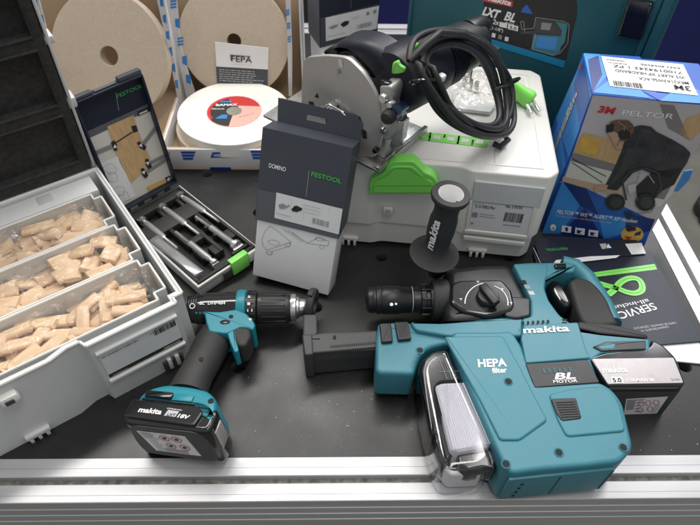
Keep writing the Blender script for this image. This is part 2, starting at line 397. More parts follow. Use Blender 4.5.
for x in (-1.05, .52):
    for y in (.265, 1.318):
        l = MB(); l.box((x - .02, y - .02, -.85), (x + .02, y + .02, -.093), 'alu', .003); obj('leg', l, WB)
sc = MB()
for i in range(170):
    q_ = random.choice(((.0, .34, .06), (-.02, .36, .05), (.45, .33, .05), (.0, .38, .14), (.1, .36, .12))); x, y = random.gauss(q_[0], q_[2]), min(.6, max(.295, random.gauss(q_[1], q_[2] * .5))); r = random.choice((.00012, .00018, .00025, .0004))
    if x > .49 or x < -.27: continue
    sc.box((x - r, y - r, 0.0001), (x + r * random.uniform(.5, 3), y + r, .0005), 'inkl')
tag(obj('sawdust', sc), 'pale dust specks scattered on the black bench top', 'dust', kind='stuff')
c = U(698, 214, -.85); wb = MB(); wb.lathe([(0, .0), (.05, .0), (.06, .015), (.06, .05), (.045, .065), (0, .07)], 'rubber', LOC(c.x + .04, c.y, -.85, 0)); wb.box((c.x - .02, c.y - .08, -.85), (c.x + .10, c.y - .03, -.80), 'rubber', .01)
tag(obj('floor_clutter', wb), 'small dark object lying on the grey floor beyond the right rail', 'clutter')

# ================================================================ ORGANIZER (left)
ya = R(35); ou = V((math.cos(ya), math.sin(ya), 0)); ov = V((-math.sin(ya), math.cos(ya), 0)); OH = .112
F0 = U(66, 353, OH); E0 = U(97, 168, OH); G0 = U(178, 287, OH)
ux = max(E0.dot(ou), G0.dot(ou)); vy = F0.dot(ov); vb = E0.dot(ov); ODEP = vb - vy
OX = Matrix(((ou.x, ov.x, 0, (ou * ux + ov * vy).x), (ou.y, ov.y, 0, (ou * ux + ov * vy).y), (0, 0, 1, 0), (0, 0, 0, 1)))  # origin: right front corner
def oL(x, y, z=0): return OX @ V((x, y, z))
print('organizer depth', ODEP)
OW = .40
ORG = thing('organizer_case', oL(-OW / 2, ODEP / 2, 0), 'large light grey compartment case of wooden dowels with its foam-lined lid open', 'organizer case', ya)
b = MB()
# walls with the raised label block at right of the front
prof = [(0, .006), (0, ODEP), (-OW, ODEP), (-OW, 0), (-.155, 0), (-.135, .006), (-.120, .006), (-.116, -.004), (-.012, -.004), (-.012, .006)]
inn = [(-.005, .012), (-.005, ODEP - .005), (-OW + .005, ODEP - .005), (-OW + .005, .005), (-.157, .005), (-.137, .011), (-.122, .011), (-.118, .002), (-.016, .002), (-.016, .012)]
n = len(prof)
vs = [oL(x, y, 0) for x, y in prof] + [oL(x, y, OH) for x, y in prof] + [oL(x, y, OH) for x, y in inn] + [oL(x, y, .01) for x, y in inn]
fs = []
for i in range(n):
    j = (i + 1) % n
    fs += [[i, j, n + j, n + i], [n + i, n + j, 2 * n + j, 2 * n + i], [2 * n + i, 2 * n + j, 3 * n + j, 3 * n + i]]
fs.append([3 * n + i for i in range(n)]); b.add(vs, fs, 'lgrey', smooth=False)
# rim bead
for ring_ in (prof,):
    pts = [oL(x, y, OH) for x, y in ring_]
    for a, c in zip(pts, pts[1:] + pts[:1]): b.tube([a, c], .0018, 'wgrey', 6)
# wide rear rim shelf, front ridges, corner posts, feet
b.box((-OW + .002, ODEP - .042, .094), (-.014, ODEP - .006, OH - .003), 'lgrey', .002, OX)
b.box((-.090, ODEP - .030, .100), (-.070, ODEP - .012, OH - .0022), 'mgrey', .001, OX)
b.box((-.112, -.0085, .036), (-.016, -.003, .041), 'wgrey', .0012, OX)
b.box((-.112, -.0085, .092), (-.016, -.003, .096), 'wgrey', .0012, OX)
b.box((-.050, -.008, .0), (-.024, -.0045, .022), 'dgrey', .001, OX)
for x in (-.044, -.034): b.box((x, -.0095, .006), (x + .005, -.004, .026), 'wgrey', .001, OX)
kx_ = (OX.inverted() @ U(40, 438, .010)).x; print('foot', kx_, (OX.inverted() @ U(5, 382, .092)).x)
for x in (kx_,):
    b.box((x - .014, -.006, .006), (x + .014, .001, .014), 'lgrey', .002, OX)
    for k in (-.009, 0, .009): b.box((x + k - .002, -.006, -.0), (x + k + .002, -.001, .008), 'lgrey', .0008, OX)
    kk = (OX.inverted() @ U(4, 382, .092)).x; b.box((kk - .011, -.010, .084), (kk + .009, .001, .099), 'wgrey', .004, OX); b.box((kk - .006, -.0115, .088), (kk + .003, -.0095, .095), 'dgrey', .001, OX)
obj('shell', b, ORG)
# label on the front block
lb = MB(); P0 = oL(-.064, -.004, .066); nf = -ov; Fc = Face(lb, P0, nf, ou)
lb.box((-.110, -.0052, .044), (-.018, -.0046, .090), 'label', 0, OX)
lb.box((-.110, -.0056, .044), (-.018, -.0051, .050), 'ink', 0, OX)
Fc2 = Face(lb, oL(-.064, -.0056, .066), nf, ou)
def FT(st, x0, x1, z, h, m, bold=0.0): lb.text(st, oL(x0, -.0058, z), oL(x1, -.0058, z), nf, h, m, bold)
FT('DS 4/5/6/8/10 1060X BU', -.108, -.066, .083, .0028, 'ink'); FT('FESTOOL', -.042, -.020, .0458, .0026, 'wgloss', .02); FT('www.festool.com', -.106, -.088, .0458, .0018, 'wgloss')
FT('498899', -.046, -.020, .0872, .0018, 'ink'); FT('SYS', -.052, -.047, .083, .002, 'ink')
rr = random.Random(3); x = -.047
while x < -.02:
    w = rr.choice((.0004, .0008, .0012)); lb.poly([oL(x, -.0058, .077), oL(x + w, -.0058, .077), oL(x + w, -.0058, .0862), oL(x, -.0058, .0862)], 'ink', nf); x += w + rr.choice((.0004, .0007, .001))
obj('sticker', lb, ORG)
# lid
phi = R(94); ld = ov * math.cos(phi) + V((0, 0, 1)) * math.sin(phi); ln = V((0, 0, 1)) * math.cos(phi) * -1 + ov * math.sin(phi) ; ln = -(ou.cross(ld)) if (ou.cross(ld)).dot(ov) > 0 else ou.cross(ld)
LX = Matrix(((ou.x, ld.x, ln.x, 0), (ou.y, ld.y, ln.y, 0), (ou.z, ld.z, ln.z, 0), (0, 0, 0, 1))); LX.translation = oL(0, ODEP + .004, OH)
# ln points to the viewer side (inside of the lid)
l = MB(); l.box((-OW, 0, -.034), (-.0, .27, -.028), 'lgrey', .003, LX); l.box((-.004, .0, -.028), (-.0, .27, .001), 'lgrey', .001, LX); l.box((-OW, .266, -.028), (-.004, .27, .001), 'lgrey', .001, LX)
l.box((-.012, .10, -.02), (.005, .115, .0), 'lgrey', .002, LX); l.box((-.012, .19, -.02), (.005, .20, .0), 'lgrey', .002, LX)
obj('lid', l, ORG)
fo = MB(); zt = .004
cells = [(-.115, .020), (-.115, .112), (-.115, .204)]
yb = [0.004, .022, .098, .114, .190, .206, .264]; xb = [-OW + .006, -.215, -.205, -.018, -.006]
for j in range(6):
    for i in range(4):
        deep = (i in (0, 2)) and (j in (1, 3, 5))
        z = zt - (.014 if deep else 0); fo.add([(xb[i], yb[j], z), (xb[i + 1], yb[j], z), (xb[i + 1], yb[j + 1], z), (xb[i], yb[j + 1], z)], [[0, 1, 2, 3]], 'foam', LX, smooth=False)
        if deep:
            a, c, d, e = xb[i], xb[i + 1], yb[j], yb[j + 1]
            fo.add([(a, d, z), (c, d, z), (c, e, z), (a, e, z), (a, d, zt), (c, d, zt), (c, e, zt), (a, e, zt)], [[0, 1, 5, 4], [1, 2, 6, 5], [2, 3, 7, 6], [3, 0, 4, 7]], 'foam', LX, smooth=False)
            fo.tube([LX @ V(q) for q in ((a, d, zt), (c, d, zt), (c, e, zt), (a, e, zt), (a, d, zt))], .0022, 'foam', 6)
fo.add([(xb[0], yb[0], zt), (xb[-1], yb[0], zt), (xb[-1], yb[-1], zt), (xb[0], yb[-1], zt), (xb[0], yb[0], -.027), (xb[-1], yb[0], -.027), (xb[-1], yb[-1], -.027), (xb[0], yb[-1], -.027)], [[1, 0, 4, 5], [2, 1, 5, 6], [3, 2, 6, 7]], 'foam', LX, smooth=False)
obj('foam_insert', fo, ORG)
# three lift-out bins, their dowel bags and dowels
BG = 'lift-out bins in the compartment case'
def tenon_mesh():
    b = MB(); L, Wd, T = .040, .021, .0085; pts = []
    for sx in (1, -1):
        for k in range(7):
            a = math.pi / 2 * -sx + 0; ang = -math.pi / 2 + k / 6 * math.pi if sx == 1 else math.pi / 2 + k / 6 * math.pi
            pts.append(V((sx * 0, (Wd / 2 - T / 2) * (1 if sx == 1 else -1) + math.sin(ang if sx == 1 else ang) * 0, 0)))
    pts = []
    for k in range(7):
        a = -math.pi / 2 + k / 6 * math.pi; pts.append((Wd / 2 - T / 2 + math.cos(a) * T / 2, math.sin(a) * T / 2))
    for k in range(7):
        a = math.pi / 2 + k / 6 * math.pi; pts.append((-Wd / 2 + T / 2 + math.cos(a) * T / 2, math.sin(a) * T / 2))
    N = len(pts); e = .0008
    rings = [(-L / 2, .86), (-L / 2 + e, 1), (L / 2 - e, 1), (L / 2, .86)]
    vs = [(x, p[0] * (1 if q == 1 else .97), p[1] * q) for x, q in rings for p in pts]; fs = []
    for k in range(3):
        for i in range(N):
            j = (i + 1) % N; fs.append([k * N + i, k * N + j, (k + 1) * N + j, (k + 1) * N + i])
    fs.append(list(reversed(range(N)))); fs.append([3 * N + i for i in range(N)]); b.add(vs, fs, 'wood'); return b
_t = tenon_mesh(); tme = bpy.data.meshes.new('wooden_dowel'); tme.from_pydata(_t.v, [], _t.f); tme.materials.append(M['wood'])
tme.polygons.foreach_set('use_smooth', [True] * len(_t.f)); tme.set_sharp_from_angle(angle=R(38))
binlab = ['rearmost light grey lift-out bin, beside the open foam-lined lid', 'middle light grey lift-out bin of the three in the compartment case', 'front light grey lift-out bin, just behind the barcode sticker']
baglab = ['clear plastic bag of short wide dowels in the bin nearest the lid', 'crinkled clear plastic bag over dowels in the middle bin', 'clear plastic bag over long dowels in the bin nearest the viewer']
tenlab = ['flat beech dowel lying in the rearmost bin', 'flat beech dowel lying in the middle bin', 'flat beech dowel lying in the front bin']
v0 = .012; span = (ODEP - .046 - v0) / 3
for bi in range(3):
    ylo = v0 + span * (2 - bi); yhi = ylo + span - .002; xr = -.012 - (.004 if bi == 0 else 0); xl = -OW + .012
    zt_ = OH - .001
    pr = [(xl, ylo), (xr - .014, ylo), (xr - .014, ylo + .012), (xr, ylo + .012), (xr, yhi - .012), (xr - .010, yhi - .012), (xr - .010, yhi), (xl, yhi)]
    b = MB(); pts = [V((x, y, 0)) for x, y in pr]; N = len(pr)
    ce = V(((xl + xr) / 2, (ylo + yhi) / 2, 0))
    w = .0016
    def inset(p, d):
        out = []
        for i in range(len(p)):
            a, q, c = p[i - 1], p[i], p[(i + 1) % len(p)]; e1 = (q - a).normalized(); e2 = (c - q).normalized()
            n1 = V((-e1.y, e1.x, 0)); n2 = V((-e2.y, e2.x, 0)); s_ = n1 + n2; out.append(q + s_ / max(.5, s_.dot(s_) / 2) * d)
        return out
    ip = inset(pts, w); bp_ = inset(pts, w + .002)
    vs = [oL(p.x, p.y, .012) for p in pts] + [oL(p.x, p.y, zt_) for p in pts] + [oL(p.x, p.y, zt_) for p in ip] + [oL(p.x, p.y, .014) for p in bp_]
    fs = []
    for i in range(N):
        j = (i + 1) % N; fs += [[i, j, N + j, N + i], [N + i, N + j, 2 * N + j, 2 * N + i], [2 * N + i, 2 * N + j, 3 * N + j, 3 * N + i]]
    fs.append([3 * N + i for i in range(N)]); b.add(vs, fs, 'lgrey', smooth=False)
    q = [oL(p.x, p.y, zt_) for p in inset(pts, .0008)]
    for a, c in zip(q, q[1:] + q[:1]): b.tube([a, c], .0015, 'wgrey', 6)
    tag(obj('storage_bin', b), binlab[bi], 'bin', BG)
    # dowels
    cols = []; rr = random.Random(20 + bi); hw = .021; sc_ = (1.0, .95, 1.12)[bi]
    def put(x, y, z, rz, tx, ty):
        o = bpy.data.objects.new('wooden_dowel', tme); COL.objects.link(o); o.matrix_world = OX @ LOC(x, y, z, rz) @ Matrix.Rotation(tx, 4, 'X') @ Matrix.Rotation(ty, 4, 'Y') @ Matrix.Diagonal((*((1.0, 1.05, .95), (.78, 1.0, .9), (1.12, .74, .92))[bi], 1))
        tag(o, tenlab[bi], 'dowel', ('dowels in the rearmost bin', 'dowels in the middle bin', 'dowels in the front bin')[bi])
    for layer in range(3):
        base = .070 + layer * .0105
        nx = 12
        for i in range(nx):
            for j in range(3):
                if layer == 2 and rr.random() < .16: continue
                if layer == 0 and rr.random() < .35: continue
                x = xr - (.031, .029, .040)[bi] - i * .0262 + rr.uniform(-.005, .005); y = ylo + .016 + j * (span - .032) / 2 + rr.uniform(-.004, .004)
                if x < -.325: continue
                a = rr.choice((0, .3, -.3, .8, -.7, 1.4, 2.8)) + rr.uniform(-.25, .25)
                if abs(math.sin(a)) > .8: y = (ylo + yhi) / 2 + rr.uniform(-.008, .008)
                put(x, y, base + rr.uniform(0, .004) + .008 * math.sin(i * 1.1 + bi) + (.004 if i == 2 else 0), a, rr.uniform(-.45, .45), rr.uniform(-.35, .35))
    # bag film: crumpled sheet over the dowels
    from mathutils import noise
    b = MB(); nx, ny = 110, 44; xx0, xx1 = -.345, xr - .004
    for i in range(nx + 1):
        for j in range(ny + 1):
            s_, t_ = i / nx, j / ny; x = xx0 + (xx1 - xx0) * s_; y = ylo + .004 + (yhi - ylo - .008) * t_
            edge = min(1, min(s_ * 9, (1 - s_) * 9, t_ * 5, (1 - t_) * 5)); p = V((x * 26, y * 26, bi * 7.3))
            z = .091 + .022 * edge ** .5 + .010 * (noise.noise(p * 1.0)) + .012 * abs(noise.noise(p * 2.3 + V((3, 1, 0)))) - .005 * abs(noise.noise(p * 5.1))
            if s_ > .84: z += .010 * math.sin((s_ - .84) / .16 * math.pi) * (1 if bi == 1 else .3)
            b.v.append(oL(x, y, min(z, OH + .012)))
    for i in range(nx):
        for j in range(ny):
            k = i * (ny + 1) + j; b.f.append([k, k + ny + 1, k + ny + 2, k + 1]); b.m.append(0); b.sm.append(True)
    b.mats = ['film']
    tag(obj('plastic_bag', b), baglab[bi], 'bag', 'plastic bags over the dowels')

# ================================================================ CARTONS AND GRINDING WHEELS
def wheel(name, c, rad, th, X3, m, hole=.013):
    b = MB(); X = X3.copy(); X.translation = V(c)
    b.lathe([(hole, 0), (rad - .0008, 0), (rad, .0008), (rad, th - .0008), (rad - .0008, th), (hole, th)], m, X, 96, close=True); return b
CA = thing('open_carton', (-.185, .94, 0), 'open cardboard carton with blue print holding the stacked white grinding wheel', 'carton')
b = MB(); x0, x1 = -.292, -.060; yf, ybk = .803, 1.075
b.box((x0, yf, .001), (x1, ybk, .004), 'card', 0); b.box((x0, ybk - .003, .004), (x1, ybk, .225), 'card', 0)
b.box((x0, .985, .004), (x0 + .003, ybk - .003, .225), 'cardp', 0); b.box((x1 - .003, .985, .004), (x1, ybk - .003, .225), 'cardp', 0)
b.box((x0 + .003, .985, .0045), (x1 - .003, 1.0, .009), 'card', 0)
obj('box', b, CA)
b = MB(); b.box((x0, yf, .004), (x1, yf + .003, .043), 'cardp', .0008); b.box((x0, yf + .0031, .004), (x0 + .003, .985, .043), 'cardp', 0); b.box((x1 - .003, yf + .0031, .004), (x1, .985, .043), 'cardp', 0)
b.box((x0 + .0035, yf + .0031, .0045), (x1 - .0035, yf + .012, .040), 'card', .002)
b.box((-.215, yf - .0012, .0005), (-.18, yf + .001, .006), 'blu3', 0)
fc = Face(b, (0, yf - .0002, 0), V((0, -1, 0)), V((1, 0, 0)))
for k in range(3): fc.poly([(180.5 + k, 151.3 + k * 3.1), (195.5 - k, 151.3 + k * 3.1), (195.0 - k, 153.6 + k * 3.1), (181.5 + k, 153.6 + k * 3.1)], 'blu1')
for k in range(3): fc.poly([(250.5 + k, 150.5 + k * 3.1), (266.5, 150.5 + k * 3.1), (266.5, 152.9 + k * 3.1), (251 + k, 152.9 + k * 3.1)], 'blu1')
fc.poly([(212.5, 152.2), (236.5, 151.6), (234, 157.3), (210.3, 157.8)], 'blu1'); fc.text('WIELANDER', (214, 156.3), (233, 155.9), 3.2, 'wgloss', 4, .02)
obj('front_wall', b, CA)
def flap(parent, pts, P, n, marks, lv=1, m='cardp'):
    b = MB(); q = OL(pts, P, n); b.slab(q, .003, m, n=n); fc = Face(b, P, n, V((1, 0, 0)))
    for k in marks: fc.poly(k, 'blu2', 1.5)
    return obj('side_flap', b, parent)
nF = V((0, -1, 0))
def marks(xa, ya_, xb_, yb_, w, n, seed):
    rr = random.Random(seed); out = []
    for i in range(n):
        t = (i + .3) / n; x = xa + (xb_ - xa) * t; y = ya_ + (yb_ - ya_) * t; h = (yb_ - ya_) / n * .5; s_ = (xb_ - xa) / n * .5
        k = rr.random()
        if k < .5:
            for j in range(3): out.append([(x, y + j * h / 3), (x + w, y + j * h / 3 - 1), (x + w + s_ / 3, y + (j + .6) * h / 3 - 1), (x + s_ / 3, y + (j + .6) * h / 3)])
        else: out.append([(x + w * .2, y), (x + w, y - 1), (x + w * .8 + s_, y + h), (x + s_, y + h * .8)])
    return out
flap(CA, [(165.5, -14), (175.5, -14), (176.6, 0), (181, 46), (189, 75), (194.5, 91), (195, 97), (187, 100), (176, 50), (166, 0)], (0, .984, 0), nF, marks(169, -5, 187, 88, 6, 5, 3))
flap(CA, [(284.4, -14), (289.4, -14), (290.4, 0), (292.2, 50), (292, 96), (288.6, 96), (287.6, 50), (285.6, 0)], (0, .984, 0), nF, marks(285.8, 6, 288, 46, 3.4, 3, 4))
CB = thing('open_carton', (-.41, .93, 0), 'open cardboard carton with printed flaps holding the tan wheel behind the bit case', 'carton')
b = MB(); x0, x1 = -.545, -.292; yf2, yb2 = .78, 1.05
b.box((x0, yf2, .001), (x1, yb2, .004), 'card', 0); b.box((x0, yb2 - .003, .004), (x1, yb2, .26), 'card', 0)
b.box((x0, .96, .004), (x0 + .003, yb2 - .003, .26), 'cardp', 0); b.box((x1 - .003, 1.012, .004), (x1, yb2 - .003, .26), 'card', 0)
obj('box', b, CB)
b = MB(); b.box((x0, yf2, .004), (x1, yf2 + .003, .043), 'cardp', .0008); b.box((x1 - .003, yf2 + .003, .004), (x1, .96, .043), 'card', 0); obj('front_wall', b, CB)
flap(CB, [(154.5, -14), (161.5, -14), (164.5, 0), (173, 50), (182.2, 102), (181, 106), (178.5, 104), (168, 50), (157, 0)], (0, .958, 0), nF, marks(158, -6, 176, 92, 4, 6, 5))
flap(CB, [(22, -14), (36, -14), (39, 0), (46, 27), (48, 52), (44, 54), (36, 30), (26, 0)], (0, .958, 0), nF, marks(29, -4, 41, 26, 6, 2, 6))
# wheels
XR = Matrix.Rotation(R(90 - 22), 4, 'X'); nR = XR.to_3x3() @ V((0, 0, 1))
P = CAM + ray(234, 41) * (1.05 / ray(234, 41).y) * 1.0; cR = ON(234, 41, (0, 1.02, 0), V((0, 1, 0)))
tag(obj('grinding_wheel', wheel('w', cR - nR * .02, .0995, .02, XR, 'wheel')), 'tan grinding wheel standing upright behind the small white card', 'grinding wheel')
XL = Matrix.Rotation(R(-10), 4, 'Z') @ Matrix.Rotation(R(90 - 25), 4, 'X'); nL = XL.to_3x3() @ V((0, 0, 1)); cL = ON(109, 56, (0, .955, 0), V((0, 1, 0)))
tag(obj('grinding_wheel', wheel('w', cL - nL * .02, .105, .02, XL, 'wheel', .0165)), 'large tan grinding wheel standing upright behind the open bit case lid', 'grinding wheel')
I4 = Matrix.Identity(4)
tag(obj('grinding_wheel', wheel('w', (-.187, .903, .0045), .0985, .0225, I4, 'wheelc')), 'cream grinding wheel lying at the bottom of the stack of two', 'grinding wheel')
cW = (-.1795, .9, .0275); b = wheel('w', cW, .0985, .026, I4, 'wheelw', .0125)
zt = .0275 + .026
def arc(cx, cy, r, a0, a1, z, n=24): return [V((cx + r * math.cos(a0 + (a1 - a0) * i / n), cy + r * math.sin(a0 + (a1 - a0) * i / n), z)) for i in range(n + 1)]
cx, cy = cW[0], cW[1]
def annsec(r0, r1, a0, a1, m, z): b.poly(arc(cx, cy, r1, a0, a1, z) + list(reversed(arc(cx, cy, r0, a0, a1, z))), m, (0, 0, 1))
WT = thing('grinding_wheel', cW, 'white grinding wheel with a red and black paper disc, on top of the stack', 'grinding wheel'); obj('wheel_body', b, WT)
b = MB(); annsec(.013, .048, R(-95), R(70), 'pink', zt + .0003); annsec(.013, .048, R(70), R(265), 'ink', zt + .0003)
b.poly(arc(cx, cy, .048, R(18), R(112), zt + .0005) + [V((cx - .005, cy + .018, zt + .0005))], 'red', (0, 0, 1)); annsec(.041, .048, R(112), R(215), 'red', zt + .0005)
annsec(.0125, .0135, 0, R(359.9), 'inkg', zt + .0006); annsec(.047, .0485, 0, R(359.9), 'pink', zt + .00055)
b.text('BAMAX', V((cx - .034, cy + .014, zt + .0006)), V((cx + .004, cy + .016, zt + .0006)), (0, 0, 1), .007, 'wgloss', .03)
b.poly([V((cx - .030, cy + .026, zt + .0006)), V((cx - .008, cy + .027, zt + .0006)), V((cx - .008, cy + .032, zt + .0006)), V((cx - .026, cy + .031, zt + .0006))], 'blu2', (0, 0, 1))
b.text('200x25x32', V((cx - .040, cy + .0035, zt + .0006)), V((cx - .018, cy + .0035, zt + .0006)), (0, 0, 1), .004, 'wgloss', .01)
b.poly([V((cx - .030, cy - .024, zt + .0006)), V((cx - .010, cy - .024, zt + .0006)), V((cx - .010, cy - .012, zt + .0006)), V((cx - .020, cy - .012, zt + .0006))], 'blu2', (0, 0, 1))
b.text('EK 46 K5 VX', V((cx + .012, cy - .020, zt + .0006)), V((cx + .036, cy - .008, zt + .0006)), (0, 0, 1), .003, 'inkg')
obj('paper_disc', b, WT)
# card
nC = (V((0, -1, .22))).normalized(); PC = ON(240, 84, (0, .99, 0), V((0, 1, 0)))
b = MB(); q = OL([(215, 42), (268.5, 48), (267.5, 92), (217.5, 88)], PC, nC); b.slab(q, .0012, 'white', n=nC); fc = Face(b, PC, nC, V((1, 0, 0)))
fc.poly([(216, 66.5), (268, 69.5), (267.6, 91), (217.4, 87)], 'slate'); fc.textl('FEPA', (231.5, 61.2), (252, 62.8), (231.6, 55.2), 'ink', 3, .01)
fc.line([(230.5, 55), (250.5, 56.5)], .0012, 'ink', 3); fc.line([(230.5, 54.5), (231.2, 60.5)], .0012, 'ink', 3)
fc.lines((219, 69), (265, 72), (219.6, 82), 6, 'inkl', 3, .3); fc.line([(231, 64), (253, 65.5)], .0005, 'inkl')
tag(obj('card', b), 'small white and dark card lettered FEPA leaning on the upright wheel', 'card')

# ================================================================ BIT CASE
BX = LOC(-.1882, .5228, 0, .789); BWd, BD, BH = .1043, .1932, .0275
def bL(x, y, z=0): return BX @ V((x, y, z))
BC = thing('bit_case', bL(BWd / 2, BD / 2, 0), 'small open bit case with a green clasp and a printed lid', 'bit case', .789)
b = MB()
q = [bL(x, y, BH) for x, y in ((0, 0), (BWd, 0), (BWd, BD), (0, BD))]
def frame_wall(b, x0, y0, x1, y1, z0, z1, w, m, X, top=None):
    b.box((x0, y0, z0), (x1, y0 + w, z1), m, .001, X); b.box((x0, y1 - w, z0), (x1, y1, z1), m, .001, X); b.box((x0, y0 + w, z0), (x0 + w, y1 - w, z1), m, .001, X); b.box((x1 - w, y0 + w, z0), (x1, y1 - w, z1), m, .001, X)
frame_wall(b, 0, 0, BWd, BD, .002, BH - .004, .004, 'mgrey', BX); frame_wall(b, -.0015, -.0015, BWd + .0015, BD + .0015, BH - .0085, BH - .0035, .004, 'wgrey', BX)
b.box((.003, .003, .001), (BWd - .003, BD - .003, .004), 'mgrey', 0, BX)
obj('base_tray', b, BC)
b = MB(); frame_wall(b, .0015, .0015, BWd - .0015, BD - .0015, .006, BH, .005, 'foamin', BX)
b.box((.006, .006, .004), (BWd - .006, BD - .006, .010), 'foamin', 0, BX)
for (x0, y0, x1, y1) in ((.006, .120, BWd - .006, .150), (.006, .172, BWd - .006, .188), (.034, .070, .040, .12), (.062, .03, .068, .12), (.034, .006, .062, .016), (.080, .060, .088, .12), (.040, .070, .062, .082), (.070, .012, .098, .018), (.088, .04, .099, .06), (.034, .035, .044, .062), (.052, .03, .062, .05)):
    b.box((x0, y0, .010), (x1, y1, BH - .002), 'foamin', .0015, BX)
for k in range(3): b.box((.012 + k * .034, .1505, .010), (.018 + k * .034, .1715, BH - .004), 'foamin', .001, BX)
for k in range(5): b.box((.075 + (k % 2) * .008, .062 + k * .011, .010), (.081 + (k % 2) * .008, .068 + k * .011, BH - .003), 'foamin', .001, BX)
for k in range(4): b.box((.008 + k * .024, BD + .0005, .012), (.018 + k * .024, BD + .006, BH + .004), 'foamin', .001, BX)
obj('tool_insert', b, BC)
b = MB(); b.box((.055, -.005, .004), (.085, -.0016, BH + .001), 'green', .0015, BX); b.box((.086, -.004, .008), (.100, -.0016, BH - .002), 'wgrey', .001, BX); b.box((.040, -.004, .004), (.054, -.0016, .02), 'dgrey', .001, BX)
b.box((.055, -.0045, BH - .001), (.085, .006, BH + .0025), 'green', .001, BX); obj('clasp', b, BC)
# lid, from its corners in the picture at its own plane
hl, hr = bL(0, BD, BH), bL(BWd, BD, BH); ud = (hr - hl).normalized(); vd_ = BX.to_3x3() @ V((0, 1, 0)); ph = R(83)
dl = vd_ * math.cos(ph) + V((0, 0, 1)) * math.sin(ph); nl = -(ud.cross(dl)); nl = nl if nl.dot(vd_) < 0 else -nl
LP = hl - nl * .002
b = MB(); BL_ = Matrix(((ud.x, dl.x, nl.x, hl.x), (ud.y, dl.y, nl.y, hl.y), (ud.z, dl.z, nl.z, hl.z), (0, 0, 0, 1))); LH = .186
b.box((.0, .003, -.016), (BWd, LH, -.012), 'navy', .001, BL_)
frame_wall(b, 0, .003, BWd, LH, -.012, .0, .003, 'navy', BL_); b.box((.0, LH + .0002, -.012), (.030, LH + .005, -.002), 'slate', .0012, BL_); b.box((.033, LH + .0002, -.010), (.066, LH + .0025, -.004), 'slate2', .001, BL_); b.box((.069, LH + .0002, -.012), (BWd, LH + .007, -.002), 'slate', .0012, BL_)
obj('lid', b, BC)
b = MB(); pp = BL_ @ V((0, 0, -.0115)); 
def bq(x0, y0, x1, y1, m, lv): b.poly([BL_ @ V((x0, y0, -.0118 + .0003 * lv)), BL_ @ V((x1, y0, -.0118 + .0003 * lv)), BL_ @ V((x1, y1, -.0118 + .0003 * lv)), BL_ @ V((x0, y1, -.0118 + .0003 * lv))], m, nl)
bq(.003, .006, BWd - .003, LH - .003, 'cream', 1); bq(.003, .138, BWd - .003, LH - .003, 'navy', 2); bq(.003, .128, BWd - .003, .138, 'slate2', 2)
fc = Face(b, BL_ @ V((0, 0, -.0110)), nl, ud)
fc.textl('FESTOOL', (117.5, 98), (142.5, 87), (116.3, 94.2), 'greenp', 1, .005); fc.line([(115.5, 92), (118.8, 110.5)], .0004, 'inkl', 1)
fc.poly([(137, 111.6), (148.5, 106.6), (149.5, 111.2), (138, 116.2)], 'ink', 1); fc.poly([(139, 113.1), (147, 109.6), (147.6, 111.2), (139.6, 114.7)], 'cream', 2)
fc.poly([(107, 126.5), (133.5, 114.8), (138, 131), (152, 163), (131, 183), (120, 163)], 'oak', 1)
for (c0, c1, hd) in (((92, 154), (112, 146), 1), ((156, 127), (143, 144), 1), ((170, 153), (150, 163), 1), ((165, 160), (146, 172), 1)):
    fc.line([c0, c1], .006, 'bitgrey', 2); dx, dy = c1[0] - c0[0], c1[1] - c0[1]; l_ = math.hypot(dx, dy); dx /= l_; dy /= l_; x, y = c1
    fc.poly([(x - dy * 5, y + dx * 5), (x + dx * 3 - dy * 6, y + dy * 3 + dx * 6), (x + dx * 5, y + dy * 5), (x + dx * 4 + dy * 5, y + dy * 4 - dx * 5), (x + dy * 4, y - dx * 4)], 'ink', 3); fc.poly([(x - dy * 2, y + dx * 2), (x + dx * 4 - dy * 3, y + dy * 4 + dx * 3), (x + dx * 3 + dy * 1, y + dy * 3 - dx * 1)], 'label', 4)
fc.line([(115, 143), (132, 132)], .002, 'ink', 2); fc.poly([(131, 126), (136, 125), (138, 131), (133, 133)], 'ink', 2)
fc.poly([(96, 165), (118, 156), (136, 196), (106, 212)], 'label', 1)
rr = random.Random(5)
for (cx_, cy_) in ((110, 168), (112, 178), (119, 191), (124, 197)):
    pts = [(cx_ + 7 * math.cos(a) * rr.uniform(.6, 1.1), cy_ + 6 * math.sin(a) * rr.uniform(.6, 1.1)) for a in [k * .7 for k in range(9)]]; fc.line(pts, .0004, 'inkg', 3, True); fc.line([pts[0], pts[4], pts[2], pts[6]], .0003, 'inkl', 3)
fc.poly([(146.5, 187.3), (164, 179), (166, 182.6), (148.5, 191)], 'gold', 1); fc.text('FORSTNER', (149.5, 188.8), (163.5, 182.2), 1.8, 'cream', 2); fc.poly([(164.8, 177.8), (170, 175.3), (172, 180), (166.8, 182.6)], 'ink', 1); fc.poly([(166.5, 179.8), (168.4, 177), (170.4, 178.5), (169.4, 180.4), (167.6, 181.2)], 'cream', 2)
obj('printed_sheet', b, BC)
